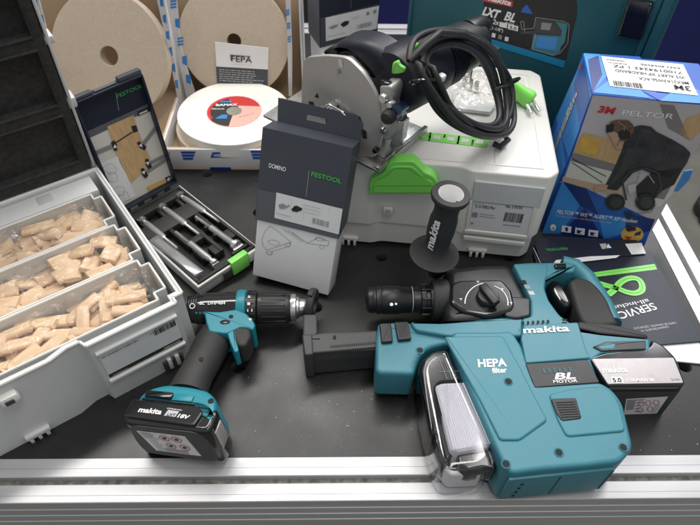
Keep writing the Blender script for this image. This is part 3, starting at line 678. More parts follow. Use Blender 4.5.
def bit(p_head, p_tail, z, label, big=1.0, name='forstner_bit'):
    A, B = U(*p_head, z), U(*p_tail, z); L = (B - A).length; b = MB(); X = frame(A, V((0, 0, 1)).cross(B - A), B - A)
    r = .0075 * big
    prof = [(0, -.001), (.001, .001), (r * .9, .0015), (r, .0035), (r, .007), (r * .45, .009), (.0042 * big, .012), (.0048, .016), (.0048, L * .62), (.0030, L * .64), (.0026, L * .66), (.0026, L * .98), (0, L)]
    b.lathe(prof[:7], 'steel', X, 20); b.lathe(prof[6:9], 'bitgrey', X, 20); b.lathe(prof[8:], 'steel', X, 20)
    b.box((-r * .9, -.001, -.003), (r * .9, .001, .006), 'steel', .0003, X)
    return tag(obj(name, b), label, 'drill bit', 'drill bits in the open case')
bit((178.5, 194.5), (220.5, 222.5), .024, 'grey forstner bit nearest the right rim, its cutter by the lid hinge')
bit((161, 206), (200, 235), .024, 'grey forstner bit lying second from the right rim, cutter by the hinge')
bit((141, 219), (178, 249), .024, 'grey forstner bit beside the clear tube, its cutter by the lid hinge', .9)
bit((238, 247), (195, 216.5), .024, 'grey forstner bit with a wide flat cutter next to the green clasp', 1.25)
bit((216, 264), (175, 231.5), .024, 'grey forstner bit pointing its cutter at the green clasp between tube and wide bit', .8)
b = MB(); A, B = U(154, 240, .024), U(200, 276, .024); X = frame(A, V((0, 0, 1)).cross(B - A), B - A); L = (B - A).length
b.box((-.0075, -.006, 0), (.0075, .006, L), 'tubep', .002, X); b.box((-.006, -.0035, .004), (.006, .0035, L - .004), 'bitgrey', .001, X)
tag(obj('clear_tube', b), 'clear plastic tube lying along the left rim of the bit case', 'tube')

# ================================================================ HANG CARTONS
def hang_carton(X, w, d, h, label, sleeve, slope):
    """white carton under a dark sleeve with a hang tab; X local frame"""
    T = thing('hang_carton', X @ V((w / 2, d / 2, 0)), label, 'carton')
    b = MB(); b.box((.0015, .0015, 0), (w - .0015, d - .0015, h - .004), 'white', .0008, X); obj('carton_body', b, T)
    return T
DX = LOC(-.12, .5528, .0135, -.3023, -.3602, .0343); dw, dd, dh = .1162, .0377, .2146
DM = hang_carton(DX, dw, dd, dh, 'white carton with a dark grey sleeve and hang tab, leaning back in the centre', 0, 0)
dn = DX.to_3x3() @ V((0, -1, 0)); dxx = DX.to_3x3() @ V((1, 0, 0)); dP = DX @ V((0, 0, 0))
b = MB(); F_ = Face(b, dP, dn, dxx)
# sleeve: slanted lower edge front, wraps the sides
def fz(px, py):
    p = DX.inverted() @ F_.p(px, py); return p.x, p.z
zl = fz(256, 219)[1]; zr = fz(343, 240)[1]
def sleeve(b, X, w, d, h, zl, zr, zb, m='slate', m2='slate2'):
    e = .0008
    P = lambda x, y, z: X @ V((x, y, z))
    zm = zl + .0
    b.poly([P(-e, -e, zl), P(w + e, -e, zr), P(w + e, -e, h), P(-e, -e, h)], m)
    b.poly([P(w + e, -e, zr), P(w + e, d + e, zr + .01), P(w + e, d + e, h), P(w + e, -e, h)], m)
    b.poly([P(-e, d + e, zl + zb), P(-e, -e, zl), P(-e, -e, h), P(-e, d + e, h)], m2)
    b.poly([P(w + e, d + e, zr + .01), P(-e, d + e, zl + zb), P(-e, d + e, h), P(w + e, d + e, h)], m)
    b.poly([P(-e, -e, h), P(w + e, -e, h), P(w + e, d + e, h), P(-e, d + e, h)], m)
sleeve(b, DX, dw, dd, dh, zl, zr, .01)
# two tone front
z1l = fz(260, 189)[1]; z1r = fz(350, 211)[1]
def fl(x, z, lv=1): return DX @ V((x, -.0008 - .0003 * lv, z))
b.poly([fl(0, zl + .0005), fl(dw, zr + .0005), fl(dw, z1r), fl(0, z1l)], 'slate2', dn)
F_.text('DOMINO', (269.2, 167), (286, 171.3), 4.6, 'wgloss', 5, .012)
F_.textl('FESTOOL', (311.5, 175.5), (341.5, 183.2), (312.3, 171.0), 'greenp', 5, .015)
F_.line([(309.5, 170), (306.5, 196)], .0004, 'inkl', 5)
F_.poly([(276.8, 192), (343, 208.6), (339, 234), (274.8, 217.4)], 'label', 5)
F_.lines((305, 204), (330, 210), (304, 214), 3, 'inkl', 7, .2); F_.lines((277, 212), (300, 218), (276.6, 215), 1, 'inkl', 7, .3); F_.bars((313.5, 217), (330, 221.5), (312.5, 222.5), 'inkg', 30, 7)
F_.line([(292, 198), (290.5, 215)], .0003, 'inkl', 7); F_.line([(304.5, 201), (303, 221)], .0003, 'inkl', 7); F_.line([(331, 206), (329, 213)], .0003, 'inkl', 7)
F_.poly([(279, 204), (284, 203), (287, 205.5), (290, 204), (290, 206), (285, 208.2), (280, 208)], 'inkg', 7); F_.poly([(292, 208), (297, 206), (296, 204.5), (303, 208), (302, 210), (297, 211.5), (292.5, 210.5)], 'ink', 7); F_.poly([(294, 205.5), (297, 205.5), (296, 209), (294, 209)], 'ink', 7)
obj('sleeve', b, DM)
b = MB(); ty0, ty1 = dd - .0005, dd + .0015
zt0 = dh + .0003; th = .030
A = [(0.004, zt0), (0.002, zt0 + th), (dw + .001, zt0 + th), (dw - .001, zt0)]
hx0, hx1, hz0, hz1 = dw * .37, dw * .60, zt0 + .010, zt0 + .017
vs = [DX @ V((x, ty0, z)) for x, z in A] + [DX @ V((x, ty0, z)) for x, z in ((hx0, hz0), (hx0, hz1), (hx1, hz1), (hx1, hz0))]
vs += [v + DX.to_3x3() @ V((0, .001, 0)) for v in vs]
fs = [[0, 1, 5, 4], [1, 2, 6, 5], [2, 3, 7, 6], [3, 0, 4, 7]]
fs = [list(reversed(q)) for q in fs] + [[i + 8 for i in q] for q in fs] + [[0, 1, 9, 8], [1, 2, 10, 9], [2, 3, 11, 10]] + [[4, 5, 13, 12], [5, 6, 14, 13], [6, 7, 15, 14], [7, 4, 12, 15]]
b.add(vs, fs, 'slate', smooth=False); obj('hang_tab', b, DM)
# printed line drawing on the white part
b = MB(); F2 = Face(b, dP + dn * .0001, dn, dxx)
F2.P = DX @ V((0, .0013, 0))
for pts in ([(265, 231), (262, 239), (263, 246), (267, 250), (291, 242), (278, 231), (270, 226), (265, 231)], [(267, 250), (266, 253), (270, 255), (273, 251), (290, 246), (291, 242)], [(292, 232), (307, 243), (328, 246), (329, 241)], [(307, 243), (318, 238), (329, 241)], [(283, 229), (303, 242)], [(288, 230), (306, 242)]): F2.line(pts, .0006, 'inkg', 1)
F2.line([(274 + 6 * math.cos(a), 242.5 + 2.6 * math.sin(a) + 1.0 * math.cos(a)) for a in [k * .63 for k in range(11)]], .0005, 'inkg', 1); F2.line([(320 + 5 * math.cos(a), 239 + 1.8 * math.sin(a) + .8 * math.cos(a)) for a in [k * .63 for k in range(11)]], .0005, 'inkg', 1)
for c_ in ((270, 253), (322, 247), (288, 245)): F2.line([(c_[0] + 2.5 * math.cos(a), c_[1] + 2 * math.sin(a)) for a in [k * .9 for k in range(8)]], .0005, 'inkg', 1)
obj('line_drawing', b, DM)
# second one behind the case
EX = LOC(-.0287, .9927, 0, .5256); ew, ed, eh = .1202, .0404, .2157
EM = hang_carton(EX, ew, ed, eh, 'white carton with a dark sleeve standing behind the circular saw', 0, 0)
en = EX.to_3x3() @ V((0, -1, 0)); b = MB()
sleeve(b, EX, ew, ed, eh, .58 * eh, .58 * eh, .012, 'navy', 'slate2')
G_ = Face(b, EX @ V((0, -.0008, 0)), en, EX.to_3x3() @ V((1, 0, 0)))
G_.poly([(320.3, 18), (379, 3.5), (377.5, 32), (320.3, 47.5)], 'slate', 1); G_.poly([(325.3, 17.6), (379, 5.5), (376.6, 28.5), (325.8, 41.2)], 'label', 2)
G_.poly([(328, 27.5), (333, 25), (338, 24), (337, 26), (332, 29)], 'inkg', 4); G_.poly([(340, 24), (344, 21), (349, 20.5), (348, 24), (343, 27)], 'ink', 4); G_.bars((357, 24.5), (372, 21), (356.5, 29), 'inkg', 31, 4); G_.line([(338.5, 16), (338.5, 36)], .0003, 'inkl', 4); G_.line([(350.5, 13), (350.5, 32)], .0003, 'inkl', 4)
G_.lines((352, 17), (362, 15), (352, 20), 2, 'inkl', 4); G_.lines((327, 36), (345, 32), (327, 38.5), 1, 'inkl', 4); G_.poly([(366, 12), (369, 11.2), (369, 14.5), (366, 15.2)], 'inkg', 4); G_.poly([(373, 10), (376, 9.3), (376, 12.5), (373, 13.2)], 'inkg', 4)
G_.line([(350.5, -10), (350.5, 8)], .0004, 'inkg', 4); obj('sleeve', b, EM)
b = MB(); b.box((.002, ed - .0005, eh), (ew - .002, ed + .0005, eh + .03), 'slate', 0, EX); obj('hang_tab', b, EM)

# ================================================================ STACKING CASE
SX = LOC(-.0646, .636, 0, -.1282); sw, sd, sh = .3592, .2708, .161
ST = thing('stacking_case', SX @ V((sw / 2, sd / 2, 0)), 'off-white stacking case with a green swivel latch carrying the circular saw', 'tool case', -.1282)
def sL(x, y, z): return SX @ V((x, y, z))
c_ = .014
outl = [(c_, 0), (.115, 0), (.128, .007), (.232, .007), (.245, 0), (sw - c_, 0), (sw, c_), (sw, sd - c_), (sw - c_, sd), (c_, sd), (0, sd - c_), (0, c_)]
b = MB(); b.slab([sL(x, y, sh) for x, y in outl], sh - .048, 'wgrey', .003, .005, (0, 0, 1)); obj('lid', b, ST)
outb = [(c_ + .003, .004), (.120, .004), (.132, .010), (.228, .010), (.240, .004), (sw - c_ - .003, .004), (sw - .004, c_ + .003), (sw - .004, sd - c_), (sw - c_, sd - .004), (c_, sd - .004), (.004, sd - c_), (.004, c_ + .003)]
b = MB(); b.slab([sL(x, y, .1125) for x, y in outb], .1125 - .006, 'wgrey', 0, .006, (0, 0, 1))
b.box((.05, .02, .001), (sw - .05, sd - .02, .006), 'lgrey', .001, SX)
for x in (.085, .278): 
    b.box((x - .014, -.001, .010), (x + .014, .012, .016), 'wgrey', .002, SX)
    for k in (-.009, 0, .009): b.box((x + k - .002, -.002, .001), (x + k + .002, .008, .011), 'wgrey', .0008, SX)
obj('body', b, ST)
sn = SX.to_3x3() @ V((0, -1, 0)); sx_ = SX.to_3x3() @ V((1, 0, 0)); SF = sL(0, 0, 0)
# right handle block: upper embossed panel, label pocket, ridges (pixel traced on the front plane, given thickness)
b = MB()
def blk(pts, depth, m, r=.001, off=.0):
    q = [ON(x, y, SF, sn) + sn * off for x, y in pts]; b.slab(q, depth, m, r, .001, sn, seg=2)
blk([(475, 180), (545.5, 187.5), (540, 207), (471.5, 200)], .004, 'lgrey', .001, .003)
blk([(464.5, 228), (527.5, 234.5), (526.5, 238), (464, 231)], .004, 'wgrey', .0012, .004)
blk([(463.5, 234.5), (525, 241.5), (524, 245), (463, 238)], .004, 'wgrey', .0012, .004)
blk([(469.5, 200), (473, 200), (468, 229), (465, 229)], .003, 'wgrey', .0008, .003); blk([(533.5, 206), (538, 206.5), (530, 235), (526.5, 234.5)], .003, 'wgrey', .0008, .003)
fc = Face(b, SF + sn * .003, sn, sx_); fc.textl('SYSTAINER', (489, 190.5), (525, 194), (489.3, 186), 'label', 1, .01); fc.textl('T-LOC', (503, 195.5), (526, 198.0), (503.3, 192), 'label', 1, .01)
obj('handle_block', b, ST)
b = MB(); q = [ON(x, y, SF, sn) + sn * .0018 for x, y in [(473.5, 201), (535.5, 207.5), (528.5, 233.5), (468.5, 227)]]; b.slab(q, .0008, 'label', n=sn); fc = Face(b, SF + sn * .0018, sn, sx_)
fc.textl('TS 55 FEBQ-Plus', (474.0, 207.2), (494.5, 209.3), (474.4, 204.2), 'ink', 1, .012); fc.textl('No. 576703', (505.5, 207.5), (522, 209.2), (505.9, 204.4), 'ink', 1, .012)
fc.bars((505.5, 212), (524.5, 214.2), (503, 221), 'ink', 34, 1); fc.poly([(472.5, 212), (478, 212.7), (477, 217.5), (471.5, 216.8)], 'inkg', 1); fc.lines((480, 213.5), (497, 215.5), (479, 218), 2, 'inkg', 1); fc.lines((503, 224), (523, 226.3), (502.5, 227.5), 1, 'inkg', 1, .3); fc.poly([(471, 222), (473.5, 222.3), (473, 224.4), (470.4, 224)], 'inkg', 1)
fc.lines((475, 202.6), (487, 203.8), (474.8, 204), 1, 'inkl', 1, .5)
obj('sticker', b, ST)
# green swivel latch
b = MB(); gq = [(370, 189.5), (369.5, 181), (371.5, 174.5), (377, 172), (384, 168), (389, 160), (394.5, 156.5), (413, 156.5), (418, 160.5), (424, 167.5), (433, 171.5), (437, 176), (438.5, 184), (437, 189.5)]
q = [ON(x, y, SF, sn) + sn * .010 for x, y in gq]; b.slab(q, .0165, 'green', .0018, .003, sn)
q = [ON(x, y, SF, sn) + sn * .0115 for x, y in [(374, 187.5), (373.6, 178.5), (386, 171), (391, 163), (396, 161), (411.5, 161), (416.5, 164), (422.5, 171), (433, 177), (434.6, 187.5)]]; b.slab(q, .003, 'green', .0012, .002, sn)
fcl = Face(b, SF + sn * .0120, sn, sx_); fcl.line([(378, 180), (388, 174.5), (394, 168.5), (409, 168.5), (415, 173), (428, 179)], .0008, 'greenp', 1); fcl.line([(375, 185.8), (433.5, 185.8)], .0008, 'greenp', 1)
q = [ON(x, y, SF, sn) + sn * .002 for x, y in [(386, 160), (391, 150), (414, 150), (426, 164)]]
b.box((.117, -.004, sh - .001), (.163, .010, sh + .005), 'green', .003, SX)
obj('latch', b, ST)
b = MB(); b.box((.133, -.0005, .070), (.147, .005, .082), 'wgrey', .0015, SX); b.box((.136, -.0009, .074), (.144, .003, .080), 'mgrey', .0008, SX); obj('latch_catch', b, ST)
# top: rim and recess lines, green imprint row
b = MB(); zt = sh + .0004
for lo, hi in (((.02, .016), (sw - .02, .019)), ((.02, sd - .019), (sw - .02, sd - .016)), ((.02, .019), (.023, sd - .019)), ((sw - .023, .019), (sw - .02, sd - .019))): b.box((*lo, sh - .001), (*hi, sh + .0012), 'wgrey', .0006, SX)
b.box((sw - .075, sd - .10, sh + .0005), (sw - .03, sd - .03, sh + .0040), 'wgrey', .0015, SX)
fc = Face(b, sL(0, 0, sh + .0004), V((0, 0, 1)), sx_)
for k in range(5):
    x = 417.5 + k * 14.3; y = 131.5 + k * 1.6
    q = [(x, y), (x + 12, y + 1.3), (x + 10.5, y + 8.5), (x - 2, y + 7)]; fc.poly([(x - 2, y - .6), (x + 14, y + 1.2), (x + 12.6, y + 9.6), (x - 4, y + 7.8)], 'green', 1); fc.poly([(x + 2, y + 2.2), (x + 9, y + 3), (x + 8, y + 6.6), (x + .6, y + 5.8)], 'wgrey', 2)
fc.line([(494.5, 146), (494.8, 164)], .0006, 'inkl', 1); fc.line([(448, 140), (494, 147)], .0006, 'inkl', 1)
obj('top_trim', b, ST)

# ================================================================ DARK TEAL CASE BEHIND
tyaw = R(-30); tP = V((.29, .915, 0)); tx = V((math.cos(tyaw), math.sin(tyaw), 0)); ty = V((-math.sin(tyaw), math.cos(tyaw), 0)); tn = -ty
TL_ = ON(408, 0, tP, tn); TR_ = ON(676, 8, tP, tn); xa, xb = (TL_ - tP).dot(tx), (TR_ - tP).dot(tx)
TX = Matrix(((tx.x, ty.x, 0, tP.x), (tx.y, ty.y, 0, tP.y), (0, 0, 1, 0), (0, 0, 0, 1)))
TC = thing('power_tool_case', TX @ V(((xa + xb) / 2, .06, 0)), 'large dark teal power tool case standing upright at the back with a black printed sticker', 'tool case', tyaw)
b = MB(); b.box((xa, 0, .004), (xb, .11, .345), 'tealdk', .010, TX, 3); obj('case_shell', b, TC)
for x0, x1, y0 in ((xb - .018, xb - .006, -.006), (xb - .028, xb - .020, -.003), (xa + .004, xa + .010, -.003)):
    b = MB(); b.box((x0, y0, .01), (x1, .004, .34), 'tealdk', .001, TX); obj('edge_rib', b, TC)
for pts, in (([(620.5, 33.5), (630, -2), (656, 4), (646, 35), (640, 41)],),):
    b = MB(); q = [ON(x, y, tP, tn) + tn * .012 for x, y in [(616, 36), (627, -6), (657, 0), (643, 42)]]; b.slab([v - tn * .009 for v in q], .004, 'tealdk', .001, .003, tn)
    q = [ON(x, y, tP, tn) + tn * .012 for x, y in [(618.5, 33), (630, -4), (655, 1), (650, 14), (643, 38)]]; b.slab(q, .010, 'gloss', .003, .004, tn)
    q = [ON(x, y, tP, tn) + tn * .0135 for x, y in [(628, 9), (632, -4), (652, 0), (645, 12)]]; b.slab(q, .004, 'gloss', .001, .002, tn); obj('latch', b, TC)
b = MB(); fc = Face(b, tP, tn, tx)
for k in range(7):
    x = 646 + (k % 4) * 6.5; y = -4 + (k // 4) * 6 + (k % 4) * 1.2; fc.line([(x, y), (x + 5, y + 1), (x + 3.6, y + 5), (x - 1.4, y + 4)], .0008, 'teal', 2, True)
obj('embossed_marks', b, TC)
b = MB(); fc = Face(b, tP, tn, tx)
st = [(484, -20), (572, -16), (577, 4), (577, 15), (564, 67.5), (483.5, 42)]
fc.poly(st, 'ink', 2, .004); fc.poly([(483.8, 36.5), (565.5, 60.8), (563.8, 67.6), (483.5, 42.4)], 'cyan', 3)
fc.poly([(483, -6), (513.5, 1), (512.5, 7), (483, 1)], 'red', 3); fc.text('makita', (486, -.5), (511, 5.5), 5, 'wgloss', 4, .03, .2)
fc.text('LXT', (482, 14), (500, 18.6), 8, 'wgloss', 4, .05, .3); fc.text('BL', (504, 19.4), (515, 22.2), 9, 'wgloss', 4, .03, .25); fc.text('MOTOR', (505, 23), (514, 25.2), 1.6, 'wgloss', 4, .02, .2)
fc.text('2x', (493, 23.5), (499, 25), 5, 'wgloss', 4, .02); fc.poly([(500, 21.5), (507.5, 23.2), (507, 28), (499.5, 26.3)], 'wgloss', 4); fc.poly([(508.5, 23.6), (518.5, 26), (518, 31), (508, 28.7)], 'wgloss', 4); fc.text('5.0', (509.8, 28), (516.5, 29.6), 3, 'ink', 5, .02)
fc.text('28mm(1-1/8")', (479.5, 25.5), (503, 32), 3.2, 'wgloss', 4, .01)
for k in range(4): fc.poly([(486 + k * 6.5, 30.5 + k * 1.9), (489.5 + k * 6.5, 31.5 + k * 1.9), (488.8 + k * 6.5, 35.6 + k * 1.9), (485.2 + k * 6.5, 34.6 + k * 1.9)], 'wgloss' if k != 2 else 'inkg', 4)
fc.text('BLUMOTAV', (484.5, 45.0), (499.5, 49.4), 3.2, 'inkl', 4, .01)
# drawing of the hammer on the sticker
fc.poly([(534, 34), (563, 36), (560, 52), (553, 55), (531, 49)], 'teal', 4); fc.poly([(536, 18), (566, 22), (564, 36), (534, 33)], 'dgrey', 4); fc.poly([(521, 31), (536, 30), (536, 34), (521, 34)], 'dgrey', 5); fc.poly([(556, 21), (568, 24), (565, 42), (560, 48), (562, 30)], 'teal', 5)
fc.poly([(538, 36), (558, 37), (556, 50), (535, 47)], 'blu2', 5); fc.poly([(542, 22), (552, 23), (550, 30), (541, 29)], 'inkg', 5)
fc.line([(521, 21), (524, 21), (525, 32), (536, 33), (533, 49), (553, 55), (560, 53), (568, 43), (569.5, 24), (564, 21), (536, 17), (534, 28), (522, 29)], .0006, 'inkl', 5, True)
fc.poly([(523, 8), (527, 4), (531, 10), (533, 14), (527, 13), (521, 12)], 'blu1', 4)
fc.text('makita', (481, -12), (500, -8), 3, 'wgloss', 4, .02)
obj('sticker', b, TC)

# ================================================================ HEADSET BOX
PXm = LOC(.3227, .6532, 0, -.1588); pw, pd_, ph_ = .155, .1033, .2468
PB = thing('headset_box', PXm @ V((pw / 2, pd_ / 2, 0)), 'blue printed box for a hearing protection headset showing a bent worker in black', 'box', -.1588)
b = MB(); b.box((0, 0, 0), (pw, pd_, ph_), 'blu1', .0012, PXm, 1); obj('box_body', b, PB)
pnn = PXm.to_3x3() @ V((0, -1, 0)); pxx = PXm.to_3x3() @ V((1, 0, 0)); pz = V((0, 0, 1)); pln = -pxx
b = MB(); fc = Face(b, PXm @ V((0, 0, 0)), pnn, pxx)
def pw_(x, z, lv): return PXm @ V((x, -.0003 * lv, z))
def clipx(y): # right edge px at height y
    return 645 + (245 - y) * .545
fc.poly([(592.8, 95), (clipx(106) - 1.5, 106.5), (clipx(232) - 1, 232), (560, 182), (563.5, 180), ], 'pgrey', 1)
fc.poly([(582, 132), (626, 142), (620, 166), (573, 152)], 'oak', 2); fc.poly([(583, 136), (600, 140), (596, 155), (576, 150)], 'gold', 3); fc.poly([(572.5, 152), (622, 166), (618, 173), (571, 161)], 'pgr2', 2); fc.poly([(571, 161), (620, 173), (616, 190), (563.5, 180)], 'cream', 2)
fc.poly([(563, 176), (620, 189), (617, 195), (562, 182)], 'card', 3); fc.line([(572, 158), (606, 176)], .0012, 'ink', 4); fc.line([(572, 162), (602, 182)], .0010, 'ink', 4)
fc.poly([(660, 104), (674, 105), (690, 140), (668, 128)], 'pgr2', 2); fc.poly([(686, 118), (709, 110), (704, 128), (692, 140), (680, 134)], 'oak', 2); fc.poly([(655, 178), (674, 176), (671, 186), (664, 199), (648, 196)], 'pgr2', 3); fc.poly([(668, 176), (682, 172), (672, 194), (660, 206), (640, 212)], 'cream', 2)
# lower blue field
fc.poly([(562, 180.5), (586, 188), (654, 221), (644.6, 245), (541.5, 233.6)], 'blu1', 2); fc.poly([(562.5, 180.5), (580, 205), (560, 232.5), (541.8, 233.2)], 'blu2', 3); fc.poly([(586, 188), (598, 214), (580, 205), (563, 181)], 'blu3', 4); fc.poly([(598, 214), (654, 221), (604, 240)], 'blu2', 3); fc.poly([(585, 208), (604, 240), (560, 234)], 'blu3', 3); fc.poly([(626, 213), (655, 219), (650, 230), (625, 238)], 'blu3', 4)
# the worker
jk = [(630, 130), (634, 126), (641, 124.5), (651, 126), (656, 131), (672, 139), (684, 146), (690.5, 152.5), (687, 162), (680, 172), (668, 177), (655, 174), (642, 169), (633, 172), (625, 181), (617, 190), (606, 188), (605.5, 184), (614, 168), (621, 152), (625, 139)]
fc.poly(jk, 'jack', 5, .0025); fc.poly([(652, 171), (683, 167), (674, 184), (662, 190), (650, 203), (638, 206), (636, 186)], 'ink', 5, .002)
fc.poly([(640, 128), (650, 129), (653, 133), (642, 133)], 'dgrey', 6, .001); fc.poly([(627, 146), (636, 150), (626, 170), (612, 184), (610, 182), (620, 166)], 'dgrey', 6, .001); fc.line([(660, 140), (676, 150), (682, 160)], .0012, 'dgrey', 6); fc.line([(645, 140), (660, 152), (664, 166)], .0012, 'dgrey', 6)
fc.poly([(610, 121), (617, 119), (628, 119.5), (633, 124), (634, 131), (626, 140), (618, 140), (612, 134), (607, 133)], 'hair', 6, .002)
fc.poly([(607, 131), (613, 130), (618, 133), (620, 141), (623, 147), (617, 149), (614, 144), (611, 138)], 'skin', 7, .002); fc.poly([(606, 124), (614, 123), (613, 131), (606, 132)], 'ink', 7, .001)
fc.poly([(618, 130), (625, 128.5), (630, 131), (629.5, 137), (623, 139), (618, 136)], 'ink', 8, .003); fc.line([(618, 121), (624, 125), (624, 130)], .001, 'inkg', 8); fc.line([(619, 139), (617, 145)], .0007, 'ink', 8)
fc.poly([(594, 186), (602, 183), (608, 184), (606, 189), (598, 190), (595, 192)], 'skin', 7, .001)
for a, c in (((628, 150), (616, 166)), ((655, 140), (648, 160)), ((668, 146), (660, 168)), ((640, 132), (634, 150))): fc.line([a, c], .0016, 'dgrey', 6)
# headset product picture
fc.line([(626, 199), (622, 180), (630, 170), (645, 167), (658, 172), (661, 184), (656, 196)], .0026, 'dgrey', 8); fc.line([(632, 196), (628, 182), (636, 174), (648, 173), (654, 182)], .0010, 'inkl', 9); fc.line([(640, 170), (634, 190), (638, 200)], .0008, 'inkg', 9)
for cc, rx, ry in (((615, 201), 10, 8.5), ((645, 201), 10, 9)): 
    fc.poly([(cc[0] + rx * math.cos(a), cc[1] + ry * math.sin(a)) for a in [k * .45 for k in range(14)]], 'ink', 9); fc.poly([(cc[0] + 1 + rx * .62 * math.cos(a), cc[1] + ry * .65 * math.sin(a)) for a in [k * .45 for k in range(14)]], 'dgrey', 10)
fc.poly([(627, 184), (636, 182), (635, 190), (629, 193)], 'inkl', 10); fc.line([(656, 203), (650, 211), (630, 213)], .0010, 'ink', 9); fc.poly([(624, 211), (632, 211.5), (632, 215), (625, 215.5)], 'ink', 10)
# writing
fc.textl('3M', (597.4, 111.7), (613.5, 113.8), (598.9, 105.0), 'red', 3, .045); fc.line([(617, 115.5), (619.8, 104.6)], .0006, 'inkl', 3); fc.textl('PELTOR', (621.4, 114.6), (672.5, 118.6), (622.6, 109.3), 'wgloss', 3, .0)
fc.textl('PELTOR\u2122 WS\u2122 ALERT\u2122 XP Headset', (556.3, 212.5), (636.5, 222.2), (557.2, 208.7), 'wgloss', 6, .004); fc.textl('Hearing protection with Bluetooth technology', (555.6, 215.4), (611, 222.6), (555.9, 213.7), 'inkl', 6)
fc.poly([(553 + 3 * math.cos(a), 226.7 + 3.4 * math.sin(a)) for a in [k * .63 for k in range(10)]], 'wgloss', 6); fc.text('B', (552, 228.6), (554.3, 228.8), 3.6, 'blu3', 7)
for k in range(3):
    x = 562 + k * 13.4; y = 224.6 + k * 2.1; fc.poly([(x, y), (x + 9.5, y + 1.2), (x + 8.8, y + 7.5), (x - .9, y + 6.3)], 'wgloss', 6); fc.poly([(x + 3, y + 2), (x + 6, y + 1.8), (x + 5.5, y + 6), (x + 3.4, y + 5.6)] if k == 0 else [(x + 1.5, y + 2), (x + 7, y + 3.4), (x + 4, y + 4.6), (x + 6, y + 6), (x + 1.4, y + 5.6)], 'blu3', 7)
fc.poly([(632 + 11.4 * math.cos(a), 233.6 + 8.2 * math.sin(a)) for a in [k * .35 for k in range(18)]], 'gold', 6); fc.poly([(625, 228), (634, 226), (636, 229.5), (628, 231)], 'ink', 7); fc.poly([(635, 232), (641, 230), (640, 234), (634, 235)], 'ink', 7); fc.poly([(624, 235), (632, 236), (628, 239)], 'red', 7)
fc.poly([(626, 225), (636, 226), (635, 229), (626, 229)], 'ink', 7)
# top face
tf = Face(b, PXm @ V((0, 0, ph_)), pz, pxx)
tf.poly([(583.5, 53.3), (640, 57), (612, 70), (592.5, 92.5)], 'blu2', 1); tf.poly([(600, 54.5), (640, 57), (660, 101), (640, 90)], 'blu1', 2); tf.poly([(592.5, 92.6), (620, 72), (650, 98.5)], 'blu2', 2); tf.poly([(592.5, 92.6), (602, 75), (598, 56), (588, 60)], 'blu3', 3); tf.poly([(660, 101), (680, 85), (698, 90), (705, 104)], 'blu2', 2)
tf.poly([(600.8, 56.8), (682.8, 65.2), (697.8, 96.4), (609.6, 86.8)], 'label', 4)
for (s_, a, c, top) in (('3M', (689, 87.6), (673, 85.9), (691, 92.5)), ('MRX21A3WS6-ACK', (687.5, 83.0), (637.5, 78), (688.8, 86)), ('WS ALERT XP HEADBAND', (683.8, 77.5), (614.5, 70.2), (685.0, 80.4)), ('7100194242 1 PZ', (681.2, 72.8), (612.5, 65.7), (682.2, 75.4)), ('EAN 4054596', (679, 68.5), (640, 64.6), (679.7, 70.3))): tf.textl(s_, a, c, top, 'ink', 6, .012 if s_ == '3M' else .002)
tf.bars((612.5, 81.5), (641, 84.6), (614, 86.6), 'ink', 36, 6); tf.lines((606, 60), (633, 62.8), (609, 66), 2, 'inkg', 6, .25)
# left side face
lf = Face(b, PXm @ V((0, 0, 0)), pln, ty); lf.poly([(583.6, 56), (592, 95), (569, 158), (556, 118)], 'blu2', 1); lf.poly([(583.8, 60), (590, 100), (580, 128), (574, 84)], 'blu1', 2); lf.poly([(569, 158), (556, 118), (535, 170), (541, 232)], 'blu1', 1); lf.poly([(560, 120), (566, 165), (545, 215), (540, 170)], 'blu2', 2)
for k in range(4): lf.lines((577 - k * 2.6, 92 + k * 5), (547 - k * 2.2, 170 + k * 7), (580 - k * 2.6, 96 + k * 5), 1, 'inkl', 4, .5)
lf.poly([(579.5, 66), (582, 64.5), (582.4, 68.5), (580, 70)], 'red', 4)
obj('print', b, PB)
b = MB(); q = [ON(x, y, PXm @ V((0, 0, 0)), pnn) for x, y in [(681.6, 172), (693, 170.4), (689.5, 180), (684, 186), (678, 192), (673.5, 191.5)]]; b.slab([v - pnn * .0005 for v in q], .002, 'blu2', n=pnn); obj('open_tab', b, PB)

# ================================================================ BROCHURES
def sheet(name, pts, z, th, m, label, cat, group=None):
    b = MB(); b.slab(UL(pts, z), th, m, .0003, n=V((0, 0, 1)), seg=1); return b
b = sheet('brochure', [(653, 343), (697, 335), (706, 364), (678, 361.2), (652, 358)], .003, .0022, 'white', 0, 0)
tag(obj('sheet_of_paper', b), 'white folded paper sheet poking out between black brochure and battery', 'paper')
b = sheet('brochure', [(533, 252), (650, 252), (703, 341), (655, 345), (560, 345)], .0062, .003, 'navy', 0, 0)
pzv = V((0, 0, 1)); fc = Face(b, (0, 0, .0062), pzv, V((1, 0, 0)))
fc.poly([(591.5, 272.8), (654.5, 264), (657, 269.5), (592, 277.5)], 'green', 1); fc.line([(592, 275), (655, 266.5)], .0006, 'greenp', 2)
loop = [(608, 295), (614, 290), (620, 283), (626, 279.5), (633, 278.3), (639, 280.5), (642, 286), (641, 291), (635, 293.5), (627, 292.5), (618, 289), (607, 286), (597, 283)]
fc.ribbon(loop, .0092, 'green', 3); fc.ribbon(loop, .0008, 'greenp', 4)
fc.textl('SERVICE', (652.5, 303), (610, 314.5), (655.5, 310.3), 'wgloss', 2, .012); fc.textl('all-inclusive', (647.5, 299), (600, 309), (648.8, 303), 'wgloss', 2, .008)
